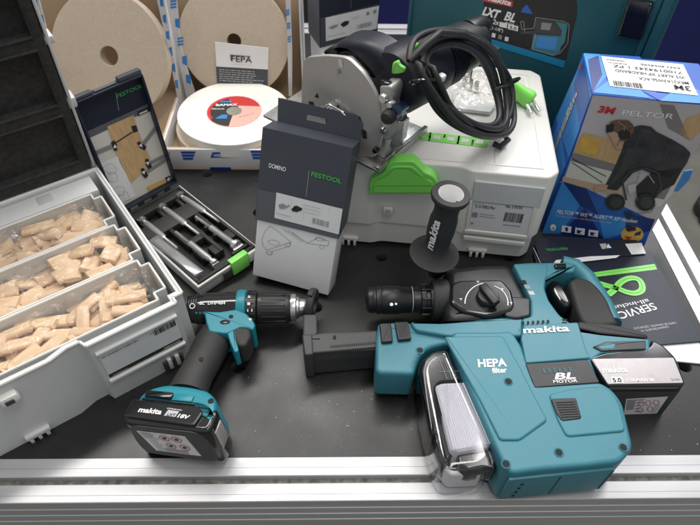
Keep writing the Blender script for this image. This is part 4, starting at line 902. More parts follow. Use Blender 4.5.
fc.textl('CARTE DE GARANTIE  CERTIFICATE', (675.5, 322.0), (633, 327.6), (676.3, 324.2), 'inkl', 2, .003); fc.textl('GARANTIEKARTE  N.', (667.5, 326.0), (640, 330.4), (668.3, 328.2), 'inkl', 2, .003)
tag(obj('brochure', b), 'black brochure with a green looped ribbon and the word SERVICE upside down', 'brochure')
b = sheet('brochure', [(535, 245), (536, 241), (549, 236), (637, 240), (645.5, 254), (622, 256), (556, 262.5), (541, 262)], .0085, .002, 'navy', 0, 0)
fc = Face(b, (0, 0, .0085), pzv, V((1, 0, 0))); fc.poly([(625, 244), (641.5, 243), (645.8, 253.6), (631.5, 254.6)], 'wgloss', 1); fc.textl('FESTOOL', (566.5, 247.2), (545.5, 249), (566.9, 249.8), 'greenp', 1, .006)
fc.poly([(553.5, 263.5), (556, 260.2), (590, 256.5), (620, 255.3), (616, 258), (590, 261), (560, 264.2)], 'wgloss', 1)
fc.poly([(599.5, 244), (606, 243.5), (607, 248.6), (602, 249.2)], 'inkl', 1); fc.poly([(605.5, 248.5), (611.5, 248), (608, 243.6)], 'wgloss', 1)
fc.line([(533.5, 248), (540.5, 263)], .0012, 'inkl', 1)
tag(obj('brochure', b), 'small dark navy booklet under the front edge of the blue headset box', 'brochure')

# ================================================================ CIRCULAR SAW
gy_ = R(-38); gd = V((math.cos(gy_), math.sin(gy_), 0)); gm = V((-math.sin(gy_), math.cos(gy_), 0)); gz = V((0, 0, 1))
GP = U(377, 164, .166)
GX = Matrix(((gd.x, gm.x, 0, GP.x), (gd.y, gm.y, 0, GP.y), (0, 0, 1, .1635), (0, 0, 0, 1)))
def gON(px, py, m=0.0): return ON(px, py, GP + gm * m, -gm)
SAW = thing('circular_saw', GX @ V((-.06, .05, 0)), 'dark navy plunge circular saw with a silver blade guard standing on the off-white case', 'circular saw')
b = MB(); g = [(303, 61), (308, 57), (327, 55.5), (347, 57.5), (363, 73), (373, 88), (380, 106), (382, 126), (379, 150), (374, 158), (330, 150), (302, 150), (301, 94)]
b.slab([gON(x, y, 0) for x, y in g], .005, 'cast', .0012, .008, -gm)
b.slab([gON(x, y, .0085) for x, y in [(305, 64), (312, 60), (346, 60), (361, 76), (378, 108), (379, 150), (305, 150)]], .022, 'cast', 0, .004, -gm)
fc = Face(b, GP, -gm, gd)
for x, y in ((317, 95.5), (338, 107), (359.5, 118.5)): fc.poly([(x - 2.2, y + 1.5), (x + 2.2, y + 2.4), (x + .3, y - 2.8)], 'ink', 2)
fc.poly([(309, 101), (313.5, 102), (315, 110), (311, 112), (309.6, 106)], 'ink', 2); fc.poly([(362, 129), (366.5, 131), (367, 139), (363, 138)], 'ink', 2); fc.poly([(337.5, 69.5), (340.5, 69.5), (341.5, 73), (338, 74.5)], 'inkg', 2); fc.poly([(338, 59), (342, 59), (343.5, 67), (339.5, 67)], 'label', 2)
obj('blade_guard', b, SAW)
b = MB()  # rough bright adjusting hardware low on the guard
for x, y, r in ((322, 112, .008), (331, 110, .010), (339, 116, .009), (347, 122, .007), (326, 119, .007)):
    P = gON(x, y, -.001); b.lathe([(0, .006), (r * .7, .006), (r, .003), (r, -.002)], 'steel', frame(P, gd, -gm), 14)
b.tube([gON(318, 116, -.003), gON(330, 105, -.006), (gON(342, 112, -.006)), gON(354, 124, -.003)], .0022, 'steel', 8)
obj('depth_scale', b, SAW)
b = MB(); b.box((-.19, -.012, 0), (.012, .105, .004), 'steel', .001, GX); b.box((.006, -.012, .004), (.012, .105, .009), 'steel', .001, GX); b.box((-.19, .02, .004), (.0, .030, .012), 'cast', .001, GX); b.box((-.03, .012, .004), (.004, .030, .040), 'cast', .003, GX); b.box((-.02, .045, .004), (.002, .060, .030), 'steel', .002, GX)
obj('base_plate', b, SAW)
b = MB(); X = frame(GX @ V((-.055, .014, .058)), gd, gm); b.lathe([(.004, 0), (.052, 0), (.052, .0016), (.004, .0016)], 'steel', X, 60, close=True); obj('blade', b, SAW)
b = MB()  # handle hump
h = [(330, 52), (334, 44), (345, 40.5), (365, 43), (380, 52), (391, 63), (393, 74), (386, 86), (376, 90), (366, 74), (352, 60), (343, 56), (334, 58)]
b.slab([gON(x, y, .022) for x, y in h], .036, 'saw', .011, .010, -gm, seg=4)
obj('handle', b, SAW)
b = MB(); b.slab([gON(x, y, .026) for x, y in [(322, 52), (330, 47), (340, 48), (344, 53), (336, 57), (325, 56)]], .025, 'gloss', .004, .004, -gm); obj('trigger', b, SAW)
# motor body runs back and right, away from the blade
b = MB(); MA, ME = gON(390, 84, .020), gON(476, 40, .205); md = (ME - MA).normalized(); ML = (ME - MA).length
def mt(t): return MA + md * (ML * t)
b.tube([mt(0), mt(.01), mt(.06), mt(.25), mt(.42), mt(.44), mt(.62), mt(.64)], [.030, .036, .041, .0415, .039, .036, .035, .030], 'saw', 36)
for k in range(7): b.tube([mt(.46 + k * .022), mt(.462 + k * .022), mt(.472 + k * .022), mt(.474 + k * .022)], [.034, .0372, .0372, .034], 'saw', 36, cap=False)
obj('motor_housing', b, SAW)
b = MB(); b.tube([mt(.64), mt(.65), mt(.85), mt(.96), mt(1.0)], [.030, .034, .032, .029, .020], 'black', 32)
b.tube([mt(.86) + gz * .018, mt(1.0) + gz * .020, mt(1.10) + gz * .016], [.016, .015, .009], 'black', 20); obj('motor_cap', b, SAW)
b = MB(); b.slab([gON(x, y, .018) for x, y in [(391, 74), (392, 63), (397, 61), (399, 65), (405, 68.5), (404, 73), (397, 74.5)]], .008, 'green', .002, .002, -gm); obj('release_lever', b, SAW)
b = MB(); b.slab([gON(x, y, .030) for x, y in [(407, 46), (411, 44), (414, 47), (413, 52), (408, 51)]], .010, 'green', .002, .002, -gm); obj('release_button', b, SAW)
b = MB(); b.slab([gON(x, y, .018) for x, y in [(433, 78), (438, 75), (443, 78), (441, 84), (436, 87), (432, 84)]], .008, 'label', .001, .002, -gm); obj('speed_dial', b, SAW)
b = MB(); A, B = gON(397, 110, -.004), gON(419, 95, .055); b.tube([A, B], .0062, 'bluest', 18); obj('guide_tube', b, SAW)
b = MB(); A = gON(384, 116, -.006); B = gON(405, 117, .02); b.tube([A, A * .6 + B * .4, B], [.006, .0085, .004], 'rubber', 14); b.lathe([(0, .004), (.007, .003), (.009, -.002), (.009, -.008)], 'rubber', frame(gON(387, 118, -.012), gd, -gm), 14); obj('locking_knob', b, SAW)
b = MB()
b.slab([gON(x, y, -.002) for x, y in [(379, 86), (391, 86), (393, 92), (390, 108), (396, 112), (396, 134), (388, 142), (381, 138)]], .024, 'cast', .003, .003, -gm)
b.slab([gON(x, y, .0) for x, y in [(398, 120), (404, 122), (401, 142), (392, 150), (389, 146)]], .012, 'steel', .001, .002, -gm)
b.tube([gON(387, 86, .004), gON(387, 96, .004)], .006, 'steel', 14); b.box((-.006, -.004, -.003), (.006, .004, .003), 'gloss', .001, frame(gON(386, 83, .004), gd, gz))
obj('plunge_bracket', b, SAW)
for (x, y, r_, m_) in ((384, 98, .006, 'steel'), (391, 104, .0045, 'steel'), (384, 130, .005, 'steel'), (376, 150, .004, 'gloss')):
    b = MB(); b.lathe([(0, .004), (r_ * .8, .004), (r_, .002), (r_, -.004)], m_, frame(gON(x, y, -.003), gd, -gm), 16); obj('bolt', b, SAW)

# ---------------- power cable coil
CT = thing('power_cable', U(468, 120, .17), 'thick black power cable coiled in loops with a bright green plug', 'cable')
def interp(pts, t):
    n = len(pts); t = (t % 1) * n; i = int(t); u = t - i; P0, P1, P2, P3 = [V(pts[(i + k) % n]) for k in (-1, 0, 1, 2)]
    return .5 * ((2 * P1) + (P2 - P0) * u + (2 * P0 - 5 * P1 + 4 * P2 - P3) * u * u + (3 * P1 - P0 - 3 * P2 + P3) * u ** 3)
# loop in picture pixels + height (m); outer and inner edge of the bundle
outer = [(412, 60, .268), (420, 38, .275), (440, 28.5, .275), (468, 31, .265), (494, 44, .245), (511, 64, .22), (519, 90, .20), (518, 120, .188), (508, 138, .182), (490, 142, .182), (468, 135, .186), (446, 120, .20), (428, 103, .22), (415, 82, .245)]
inner = [(429, 66, .252), (433, 52, .258), (447, 45, .258), (465, 49, .25), (481, 60, .23), (493, 77, .208), (498, 96, .188), (497, 114, .175), (490, 124, .172), (479, 124, .172), (466, 117, .178), (452, 108, .19), (441, 97, .21), (432, 82, .232)]
cA, cB, cC = U(505, 140, .176), gON(412, 72, -.030), gON(468, 30, .120)
cN = (cB - cA).cross(cC - cA).normalized(); cN = cN if cN.dot(CAM - cA) > 0 else -cN
def CP(x, y, o=0.0):
    p = ON(x, y, cA, cN); p = p + cN * o
    if p.z < .1675: p = p + (CAM - p) * ((.1675 - p.z) / (CAMH - p.z))
    return p
rr = random.Random(11); path = []
NL = 6
ph_off = [rr.uniform(0, 6.28) for _ in range(NL)]
for L_ in range(NL):
    for k in range(56):
        t = k / 56; g = (L_ + t) / NL
        mixv = [0.02, .55, .22, .80, .40, .98, .1][L_] * (1 - t) + [0.02, .55, .22, .80, .40, .98, .98][L_ + 1] * t
        mixv += .05 * math.sin(6.28 * t * 2 + ph_off[L_])
        a = interp(outer, t); c = interp(inner, t); q = a * (1 - mixv) + c * mixv
        path.append(CP(q.x, q.y, .0035 * math.sin(t * 6.28 * 3 + ph_off[L_]) + .0045 * ((L_ * 2) % 3 - 1)))
b = MB(); b.tube(path, .0038, 'cable', 10)
b.tube(path[-1:] + [CP(424, 52, -.006), CP(440, 40, -.012), CP(458, 36, -.02), mt(1.08) + gz * .016], .0038, 'cable', 10)
b.tube([path[0], CP(416, 48, .010), CP(430, 35, .012), CP(455, 36, .010), CP(480, 47, .008), CP(498, 66, .004), CP(506, 78, .004), U(510, 84, .19)], .0038, 'cable', 10)
b.tube([CP(482, 128, -.002), U(500, 130, .172), U(508, 140, .170), U(500, 147, .170), U(494, 144, .170)], .0042, 'cable', 10)
obj('cord', b, CT)
for (t, w_) in ((.93, 0), (.40, 1)):
    b = MB(); a = interp(outer, t); c = interp(inner, t); A = CP(a.x, a.y); B = CP(c.x, c.y); u_ = (A - B).normalized(); mid = (A + B) / 2; hw_ = (A - B).length / 2 + .004
    up_ = cN
    b.tube([mid + u_ * (math.cos(k * .3927) * hw_) + up_ * (math.sin(k * .3927) * .009) for k in range(17)], .0022, 'gloss', 8); obj('cable_tie', b, CT)
b = MB(); b.tube([U(472, 70, .21), U(471, 76, .20), U(470.5, 80, .19)], .0012, 'gloss', 6)
obj('cable_tie', b, CT)
b = MB(); A = U(503, 75, .196); B = U(513, 86, .186); C_ = U(522, 94, .178); D_ = U(531, 100.5, .173)
b.tube([A, A * .5 + B * .5, B, C_, C_ * .3 + D_ * .7, D_], [.0055, .0075, .0095, (.0125), (.0150), .0138], 'green', 20, flat=.7); b.tube([D_, D_ + (D_ - C_).normalized() * .002], [.0125, .012], 'green', 20, flat=.7)
PL_ = obj('plug', b, CT)
for (a_, c_2) in (((527, 105), (531, 113)), ((533, 101), (539, 111))):
    b = MB(); A, B = U(*a_, .171), U(*c_2, .168); b.tube([A, A * .5 + B * .5], .0026, 'label', 12); b.tube([A * .5 + B * .5, B], .0024, 'steel', 12); obj('prong', b, CT)

# ---------------- bag of small parts on the case
def crumple(name, pts, z, hmax, seed, mat_, n=(46, 34), scale=30):
    from mathutils import noise
    A, B, C_, D_ = [U(x, y, z) for x, y in pts]; b = MB(); nx, ny = n
    for i in range(nx + 1):
        for j in range(ny + 1):
            s_, t_ = i / nx, j / ny; p = (A * (1 - s_) + B * s_) * (1 - t_) + (D_ * (1 - s_) + C_ * s_) * t_
            e = min(1, min(s_, 1 - s_) * 6, min(t_, 1 - t_) * 6) ** .5; q = V((p.x * scale, p.y * scale, seed))
            p.z += .0008 + e * hmax * (.45 + .6 * abs(noise.noise(q)) + .35 * abs(noise.noise(q * 2.4))); p.x += .004 * noise.noise(q * 1.3) ; p.y += .004 * noise.noise(q * 1.3 + V((5, 5, 0)))
            b.v.append(p)
    for i in range(nx):
        for j in range(ny): k = i * (ny + 1) + j; b.f.append([k, k + ny + 1, k + ny + 2, k + 1]); b.m.append(0); b.sm.append(True)
    b.mats = [mat_]; return b
b = crumple('plastic_bag', [(446, 78), (482, 72), (506, 112), (450, 116)], .1625, .024, 3.1, 'film')
tag(obj('plastic_bag', b), 'small crinkled clear bag of fittings lying inside the loops of black cable', 'bag')
b = MB(); b.slab(UL([(452, 92), (474, 96), (496, 104), (490, 112), (456, 108)], .168), .005, 'label', .001, .002); tag(obj('leaflet', b), 'folded white leaflet inside the small clear bag within the cable loops', 'leaflet')
b = MB()
for (x, y, r_) in ((464, 84, .004), (470, 88, .0035), (476, 90, .004), (468, 80, .003)): b.lathe([(0, 0), (r_, 0), (r_, .012), (r_ * .6, .014), (0, .014)], 'steel', LOC(U(x, y, .165).x, U(x, y, .165).y, .1655, 0), 12)
tag(obj('metal_fittings', b), 'few small metal fittings inside the small clear bag within the cable loops', 'fittings', kind=None)

# ================================================================ DRILL
DR = thing('cordless_drill', U(205, 350, 0), 'teal and black cordless drill lying on its side with its battery towards the front rail', 'drill')
zc = .036
A0, A1 = U(190, 309, zc), U(305, 307.5, zc); ax = (A1 - A0).normalized(); kpx = (A1 - A0).length / 115.
def DXf(px): return A0 + ax * ((px - 190) * kpx)
def dl(prof, m, seg=40, sq=1.0):
    b = MB(); X = frame(A0, V((0, 0, 1)), ax); b.lathe([(r * kpx, (p - 190) * kpx) for p, r in prof], m, X @ Matrix.Diagonal((sq, 1, 1, 1)), seg); return b
up = V((0, 0, 1))
b = dl([(187, 0), (187, 9), (189.5, 12.5), (196, 15), (206, 16), (232, 17), (240, 17.5), (242, 0)], 'gloss', 40, .95)
for k in range(5): b.lathe([(11.5 * kpx, (188.2 + k * 2.4 - 190) * kpx), ((13.6 + k * .5) * kpx, (188.6 + k * 2.4 - 190) * kpx), ((13.6 + k * .5) * kpx, (189.8 + k * 2.4 - 190) * kpx), (11.5 * kpx, (190.2 + k * 2.4 - 190) * kpx)], 'black', frame(A0, up, ax), 30)
obj('motor_housing', b, DR)
obj('collar', dl([(238, 15), (238, 18.2), (241, 19), (246.5, 18.8), (247.5, 17)], 'tealhi'), DR)
b = dl([(247, 16), (247.2, 17.2), (254, 17.6), (257, 17.0), (258, 15)], 'black')
for k in range(18):
    a = k * math.pi / 9; X = frame(A0, up, ax) @ Matrix.Rotation(a, 4, 'Z'); b.box((17.0 * kpx, -.0016, (248.5 - 190) * kpx), (18.2 * kpx, .0016, (256 - 190) * kpx), 'black', .0006, X)
obj('clutch_ring', b, DR)
b = MB()
for nme, a in (('1', 62), ('11', 42), ('14', 8), ('5', 85)):
    aa = R(a); nrm = up * math.sin(aa) - V((-ax.y, ax.x, 0)) * math.cos(aa); rad = 18.4 * kpx; tdir = ax
    P = DXf(250) + nrm * rad; b.text(nme, P - tdir * .0006, P + tdir * (.003 * len(nme)), nrm, .0035, 'wgloss', .02)
obj('clutch_numbers', b, DR)
b = dl([(258, 15.2), (259, 16.2), (275, 16), (288, 15.2), (291, 14), (292, 10)], 'black')
for k in range(16):
    a = k * math.pi / 8 + .1; X = frame(A0, up, ax) @ Matrix.Rotation(a, 4, 'Z'); b.box((14.8 * kpx, -.0013, (262 - 190) * kpx), (16.5 * kpx, .0013, (286 - 190) * kpx), 'black', .0008, X)
obj('chuck_sleeve', b, DR)
obj('chuck', dl([(290.5, 13.6), (293, 14), (296, 13.6), (297, 11), (299, 10.6), (300, 9), (304, 8.6), (306, 8), (306.2, 3.5), (300, 3)], 'steel'), DR)
# teal gear body below the barrel
b = MB(); zt_ = .0545; b.slab(UL([(204, 311), (220, 311.5), (236, 309), (246, 313), (253, 320), (255.5, 325), (253, 330), (247, 327.5), (240, 327), (234, 330), (226, 333.5), (209, 331.5), (206, 322)], zt_), .040, 'tealhi', .0020, .002, up); b.slab(UL([(227, 333), (234.5, 329), (235.5, 338), (239, 350.5), (234.5, 352.5), (230, 342)], zt_ - .0006), .028, 'tealhi', .0015, .0015, up); obj('gear_body', b, DR)
b = MB(); b.slab(UL([(231, 330), (238, 325.5), (250, 327), (251.5, 335), (246, 345.5), (238, 346), (233.5, 338)], .0535), .034, 'rubber', .004, .004, up); obj('trigger', b, DR)
b = MB(); P = U(225, 322, zt_ + .0003); b.lathe([(0, .0012), (.0035, .001), (.0042, 0)], 'gloss', frame(P, ax, up) @ Matrix.Diagonal((1.5, .8, 1, 1)), 18); obj('direction_button', b, DR)
b = MB(); P = U(231, 315.5, zt_ + .0002)
for (x, y, r_) in ((231, 316.5, .0026), (201, 359, .0026)):
    z_ = zt_ + .0004 if x > 220 else .0570; P = U(x, y, z_); b.lathe([(0, .0002), (r_, .0002), (r_ * 1.1, 0)], 'hole', frame(P, ax, up), 16)
obj('screw_holes', b, DR)
b = MB(); A = U(251.5, 321, .052); b.lathe([(0, .001), (.0028, .001), (.0036, 0), (.0036, -.004)], 'steel', frame(A, up, (ax * .8 - up * 0 + V((0, -.5, .3))).normalized()), 14); obj('lamp', b, DR)
# grip
b = MB(); gp = [(219, 330, .026), (215.5, 337, .031), (211, 346, .035), (204, 360, .036), (197, 373, .037), (191, 385, .038), (188, 394, .038)]; pts = [U(x, y, z) for x, y, z in gp]
b.tube(pts, [(.019, .0190), (.020, .0215), (.021, .0225), (.021, .0215), (.020, .0205), (.021, .0215), (.022, .024)], 'rubber', 28, up=up); obj('grip', b, DR)
b = MB(); pts2 = [U(x, y, .040) for x, y in [(205, 333), (197, 346), (187, 362), (176, 379)]]; b.tube(pts2, .0022, 'tealhi', 8); obj('grip_seam', b, DR)
# battery frame: measured box pose
KX = LOC(-.2175, .2925, .0035, -.203, -.04, -.150); bw, bd, bh = .1020, .0345, .0670
def kL(x, y, z): return KX @ V((x, y, z))
# foot (teal) behind the battery
b = MB(); q = [kL(x, y, bh + .001) for x, y in [(.004, .026), (.010, .043), (.030, .052), (.060, .052), (.082, .049), (.094, .040), (.100, .022), (.098, .010), (.090, .022), (.080, .026)]]
b.slab(q, .062, 'tealhi', .006, .005, KX.to_3x3() @ V((0, 0, 1)), rb=.005); obj('foot', b, DR)
b = MB(); b.box((.014, .032, bh + .0005), (.046, .040, bh + .0045), 'gloss', .0015, KX); b.box((.048, .031, bh + .0005), (.070, .040, bh + .0035), 'tealhi', .0015, KX); b.box((.012, .0285, bh + .0003), (.074, .0305, bh + .0025), 'gloss', .0008, KX); obj('belt_hook_seat', b, DR)
b = MB(); P = kL(.093, .034, bh + .0012); b.lathe([(0, .0004), (.003, .0004), (.0034, 0)], 'hole', KX.copy() @ Matrix.Translation((.090, .036, bh + .0010)), 16); obj('foot_screw_hole', b, DR)
def battery(BX_, w, d, h, parent, label=None):
    T = MB(); q = [BX_ @ V((x, y, h)) for x, y in [(0, 0), (w, 0), (w, d), (0, d)]]
    return T
b = MB(); upk = KX.to_3x3() @ V((0, 0, 1)); nb = KX.to_3x3() @ V((0, -1, 0)); xk = KX.to_3x3() @ V((1, 0, 0))
q = [kL(x, y, bh) for x, y in [(0, .0), (bw, 0), (bw, .030), (.0, .030)]]; b.slab(q, bh, 'gloss', .0055, .010, upk, seg=4, rb=.005)
q = [kL(x, y, bh + .0035) for x, y in [(.001, .006), (bw - .018, .004), (bw - .014, .020), (bw - .022, .0275), (.002, .0275)]]; b.slab(q, .006, 'gloss', .002, .003, upk)
BT = obj('battery', b, DR)
b = MB(); q = [kL(x, -.0003, z) for x, z in [(.006, .004), (.094, .004), (.097, .030), (.092, .064), (.008, .064), (.003, .030)]]; b.slab(q, .001, 'dgrey', .0004, .012, nb); 
q = [kL(x, -.0007, z) for x, z in [(.022, .014), (.076, .014), (.070, .054), (.014, .054)]]; b.slab(q, .0004, 'label', 0, 0, nb)
def kq(x0, z0, x1, z1, m, lv, sk=-.13): b.poly([kL(x0 + sk * (z0 - .014), -.0008 - .0003 * lv, z0), kL(x1 + sk * (z0 - .014), -.0008 - .0003 * lv, z0), kL(x1 + sk * (z1 - .014), -.0008 - .0003 * lv, z1), kL(x0 + sk * (z1 - .014), -.0008 - .0003 * lv, z1)], m, nb)
kq(.022, .042, .033, .053, 'inkl', 1)
for (cx_, cz_) in ((.044, .046), (.058, .046), (.046, .030), (.062, .030)):
    F0_ = [kL(cx_ + .0055 * math.cos(a), -.0014, cz_ + .0055 * math.sin(a)) for a in [k * .45 for k in range(15)]]
    for p0, p1 in zip(F0_, F0_[1:]):
        t_ = (p1 - p0).normalized(); o_ = nb.cross(t_) * .0005; b.poly([p0 - o_, p1 - o_, p1 + o_, p0 + o_], 'red', nb)
    kq(cx_ - .0022, cz_ - .002, cx_ + .0022, cz_ + .002, 'ink', 2, 0)
rr = random.Random(8)
for k in range(9):
    z_ = .016 + k * .0042; kq(.026, z_, .026 + rr.uniform(.008, .014), z_ + .0014, 'inkl', 1)
for k in range(3): kq(.036, .016 + k * .0026, .036 + rr.uniform(.02, .036), .0172 + k * .0026, 'inkg', 1)
obj('warning_sticker', b, BT)
b = MB(); zt2 = bh + .0037
b.text('makita', kL(.016, .0125, zt2), kL(.043, .0125, zt2), upk, .006, 'wgloss', .03, .1); b.poly([kL(.047, .0115, zt2 + .0004), kL(.060, .0112, zt2 + .0004), kL(.062, .0180, zt2 + .0004), kL(.049, .0185, zt2 + .0004)], 'inkl', upk)
b.text('LXT', kL(.050, .0118, zt2 + .0004), kL(.060, .0118, zt2 + .0004), upk, .003, 'ink', .02, .2); b.text('18V', kL(.062, .0112, zt2), kL(.076, .0105, zt2), upk, .0045, 'wgloss', .03, .2)
b.text('LITHIUM-ION', kL(.047, .0195, zt2), kL(.064, .0190, zt2), upk, .0015, 'wgloss', .01)
obj('lettering', b, BT)
b = MB(); b.box((bw - .0006, .006, .024), (bw + .0012, .022, .056), 'silver', .0005, KX); obj('side_badge', b, BT)
# white model line on the motor housing
b = MB(); nrm = (up * .86 + V((0, -.5, 0))).normalized(); rad = 17.0 * kpx
def hN(px, a): nn = up * math.sin(R(a)) - V((-ax.y, ax.x, 0)) * math.cos(R(a)); return DXf(px) + nn * (rad - (236 - px) * .00003), nn
p0, n0 = hN(203, 66); p1, _ = hN(228, 66); b.text('BL  DHP484', p0, p1, n0, .0042, 'wgloss', .015, .1, off=.0012)
p0, n0 = hN(196, 62); b.lathe([(.0026, .0012), (.0036, .0012)], 'wgloss', frame(p0 - n0 * .0002, ax, n0), 16)
for k in range(3): p0, n0 = hN(200 + k * 3.6, 38); b.box((-.0012, -.0010, -.001), (.0012, .0010, .0014), 'tealhi', .0003, frame(p0, ax, n0))
obj('model_lettering', b, DR)

# ================================================================ ROTARY HAMMER WITH DUST BOX
RH = thing('rotary_hammer', U(520, 370, 0), 'big teal cordless rotary hammer with a clear dust box lying on its side', 'rotary hammer')
ZT = .072
# dust box body
b = MB(); q = UL([(452, 331), (500, 331), (512, 330), (522, 345), (536, 385), (600, 381), (613, 389), (623, 402), (633, 443), (632, 450), (621, 462), (590, 465.5), (545, 469.5), (513, 473.5), (505, 468), (497, 450), (470, 388), (453, 348)], ZT)
b.slab(q, .034, 'teal', .0048, .006, up, seg=4, rb=.0008); b.slab([v - up * .0345 for v in q], ZT - .0375, 'teal', .0008, .006, up, seg=2, rb=.006); b.slab([v - up * .030 for v in q], .010, 'hole', 0, .006, up, taper=.0012) if 0 else None; obj('dust_box', b, RH)
b = MB(); q = UL([(444, 336), (503, 335.5), (521, 368), (531, 388), (548, 420), (520, 440), (500, 440), (480, 400)], ZT + .0025); b.slab(q, .003, 'teal', .0022, .004, up)
q = UL([(549, 394), (570, 389), (602, 386), (611, 391), (620, 404), (626, 431), (567, 436.5), (558, 420)], ZT + .0022); b.slab(q, .003, 'teal', .002, .005, up); obj('raised_panel', b, RH)
b = MB(); q = UL([(551, 398.5), (576, 397.5), (582, 418.5), (562, 421), (557, 414)], ZT + .0032); b.slab(q, .003, 'black', .0012, .003, up)
for k in range(7):
    y = 401.5 + k * 2.4; b.tube([U(556 + k * .9, y + 1, ZT + .0036), U(575 + k * .8, y, ZT + .0036)], .0005, 'black', 6)
obj('release_button', b, RH)
for (x, y) in ((508.5, 381.5), (559, 452.5), (506, 464), (615, 403), (623.5, 447.5), (420, 350.5)):
    b = MB(); X = frame(U(x, y, ZT + (.0028 if (x, y) in ((508.5, 381.5),) else .0004)), V((1, 0, 0)), up)
    b.lathe([(.0052, 0), (.0046, .0006), (.0038, .0002), (.0034, -.004)], 'teal', X, 20); b.lathe([(0, .0003), (.0036, .0003)], 'hole', X, 20); obj('screw_hole', b, RH)
# recessed end panel on the front side
fb, ft = U(560, 494.5, .003), U(560, 470, ZT); fn = V((0, -1, 0))
eL, eR = U(513, 474, ZT), U(621, 463, ZT); edir = (eR - eL); edir.z = 0; edir.normalize(); en_ = V((edir.y, -edir.x, 0))
ep = eL + en_ * .0002
b = MB(); L_ = (eR - eL).length
EXm = Matrix(((edir.x, -en_.x, 0, ep.x), (edir.y, -en_.y, 0, ep.y), (0, 0, 1, 0), (0, 0, 0, 1)))
b.box((-.002, -.0022, .010), (L_ - .004, .002, ZT - .010), 'teal', .0015, EXm)
for k in range(4): b.box((.010 + k * .001, -.0028, .016 + k * .010), (.013 + k * .001, -.0018, .020 + k * .010), 'hole', .0003, EXm)
for x in (.052, .108): b.box((x, -.0028, .012), (x + .002, -.0018, ZT - .012), 'tealdk', .0005, EXm)
obj('end_panel', b, RH)
# lettering
b = MB(); Z2 = ZT + .0026
def lt(s_, a, c, h, m='wgloss', bold=.03, sh=0.0, z=Z2): 
    A, B = U(*a, z), U(*c, z); b.text(s_, A, B, up, h * 1.12 * (B - A).length / math.hypot(c[0] - a[0], c[1] - a[1]), m, bold, sh)
lt('HEPA', (478.3, 367.2), (507, 366.2), 8.2, bold=.028, sh=.1); lt('filter', (492.6, 373.2), (507.5, 372.4), 5.4, bold=.03, sh=.1); obj('lettering', b, RH)
# clear window with the filter
cw = [(447, 346.5), (440, 345.5), (431, 348.5), (423, 354.5), (417.5, 366), (418, 378), (434, 455), (437.5, 480), (445, 493), (458, 497.5), (487, 497.5), (500, 470), (502, 457), (490, 434), (465, 382), (452, 351)]
b = MB(); q = UL([(446, 346.5), (432, 349), (421, 357), (417.5, 368), (421, 388), (435.5, 452), (444, 474), (486, 471), (498, 459), (490, 436), (465, 382), (451, 350)], .068)
b.slab(q, .064, 'clear', .011, .004, up, seg=5, rb=.006); obj('clear_cover', b, RH)
b = MB(); q = UL([(443, 381), (464, 382), (497, 447), (493, 452), (461, 458), (452, 450)], .056); q = UL([(434.5, 386), (441, 382.5), (463.5, 381.5), (493, 441), (489, 447), (458, 452), (451, 450)], .060); b.slab(q, .050, 'filt', .004, .003, up)
for k in range(15):
    t_ = k / 14; A = U(437 + 26 * t_, 386 - 3 * t_, .0605); B = U(454 + 36 * t_, 450 - 6 * t_, .0605); b.tube([A, B], .0009, 'filt', 6)
obj('filter', b, RH)
b = MB(); q = UL([(424, 358), (433, 351), (447, 349), (464.5, 381), (440, 383), (436, 388), (441, 430), (431, 436), (424, 395), (421, 370)], .058); b.slab(q, .045, 'gloss', .003, .004, up)
for k in range(3): b.tube([U(437 + k * 5, 353, .0585), U(447 + k * 5, 379, .0585)], .0006, 'inkg', 6)
b.tube([U(439, 372, .0585), U(459, 371, .0585)], .0006, 'inkg', 6)
q = UL([(457, 451.5), (494, 441), (500, 456), (496, 470), (485, 467), (470, 470), (459, 465)], .052); b.slab(q, .03, 'gloss', .003, .004, up)
b.slab(UL([(421, 370), (434, 384), (455, 452), (446, 464), (435, 442), (422, 392)], .050), .040, 'gloss', .003, .003, up); obj('filter_frame', b, RH)
b = MB(); q = UL([(440, 462), (452, 466), (484, 467), (483, 474), (450, 475)], .036); b.slab(q, .033, 'label', .004, .004, up); obj('dust_flap', b, RH)
# nozzle arm
b = MB(); q = UL([(378, 324), (380.5, 322.5), (395, 321.5), (409, 321), (416, 327), (440, 330), (455, 332), (455, 345), (444, 344), (430, 347), (421, 354), (416, 366), (414, 374), (379, 373), (375.5, 369), (376, 340)], .060); b.slab(q, .050, 'teal', .005, .004, up, seg=4, rb=.004); obj('arm_socket', b, RH)
b = MB(); q = UL([(410, 321.5), (440, 322), (500, 317.5), (523, 317), (524, 336), (450, 336), (416, 330)], .066); b.slab(q, .050, 'teal', .003, .004, up, seg=4); obj('upper_shell', b, RH)
for pts in ([(379.5, 323), (391, 322.5), (393, 341), (381.5, 342)], [(394.5, 321.5), (408, 321), (411.5, 338.5), (398, 340)]):
    b = MB(); b.slab(UL(pts, .0650), .006, 'black', .0015, .002, up); obj('slider_button', b, RH)
b = MB(); q = UL([(309, 335), (322, 332.5), (378, 330), (378, 347), (311, 353), (308, 345)], .050); b.slab(q, .046, 'dgrey', .002, .002, up)
for k in range(24): b.box((-.0005, -.002, 0), (.0005, .001, .0010), 'hole', 0, frame(U(331 + k * 1.95, 346.5 - k * .17, .0500), V((1, 0, 0)), up))
b.box((-.0018, -.0025, 0), (.0018, .0025, .0008), 'hole', 0, frame(U(334.5, 337.5, .0500), V((1, 0, 0)), up)); b.box((-.006, -.0006, 0), (.006, .0006, .0006), 'hole', 0, frame(U(315, 339, .0500), V((1, 0, 0)), up))
b.tube([U(312, 354.3, .046), U(378, 349.3, .046)], .0012, 'black', 6); b.tube([U(316, 361, .030), U(378, 357, .030)], .0016, 'black', 6)
obj('nozzle_tube', b, RH)
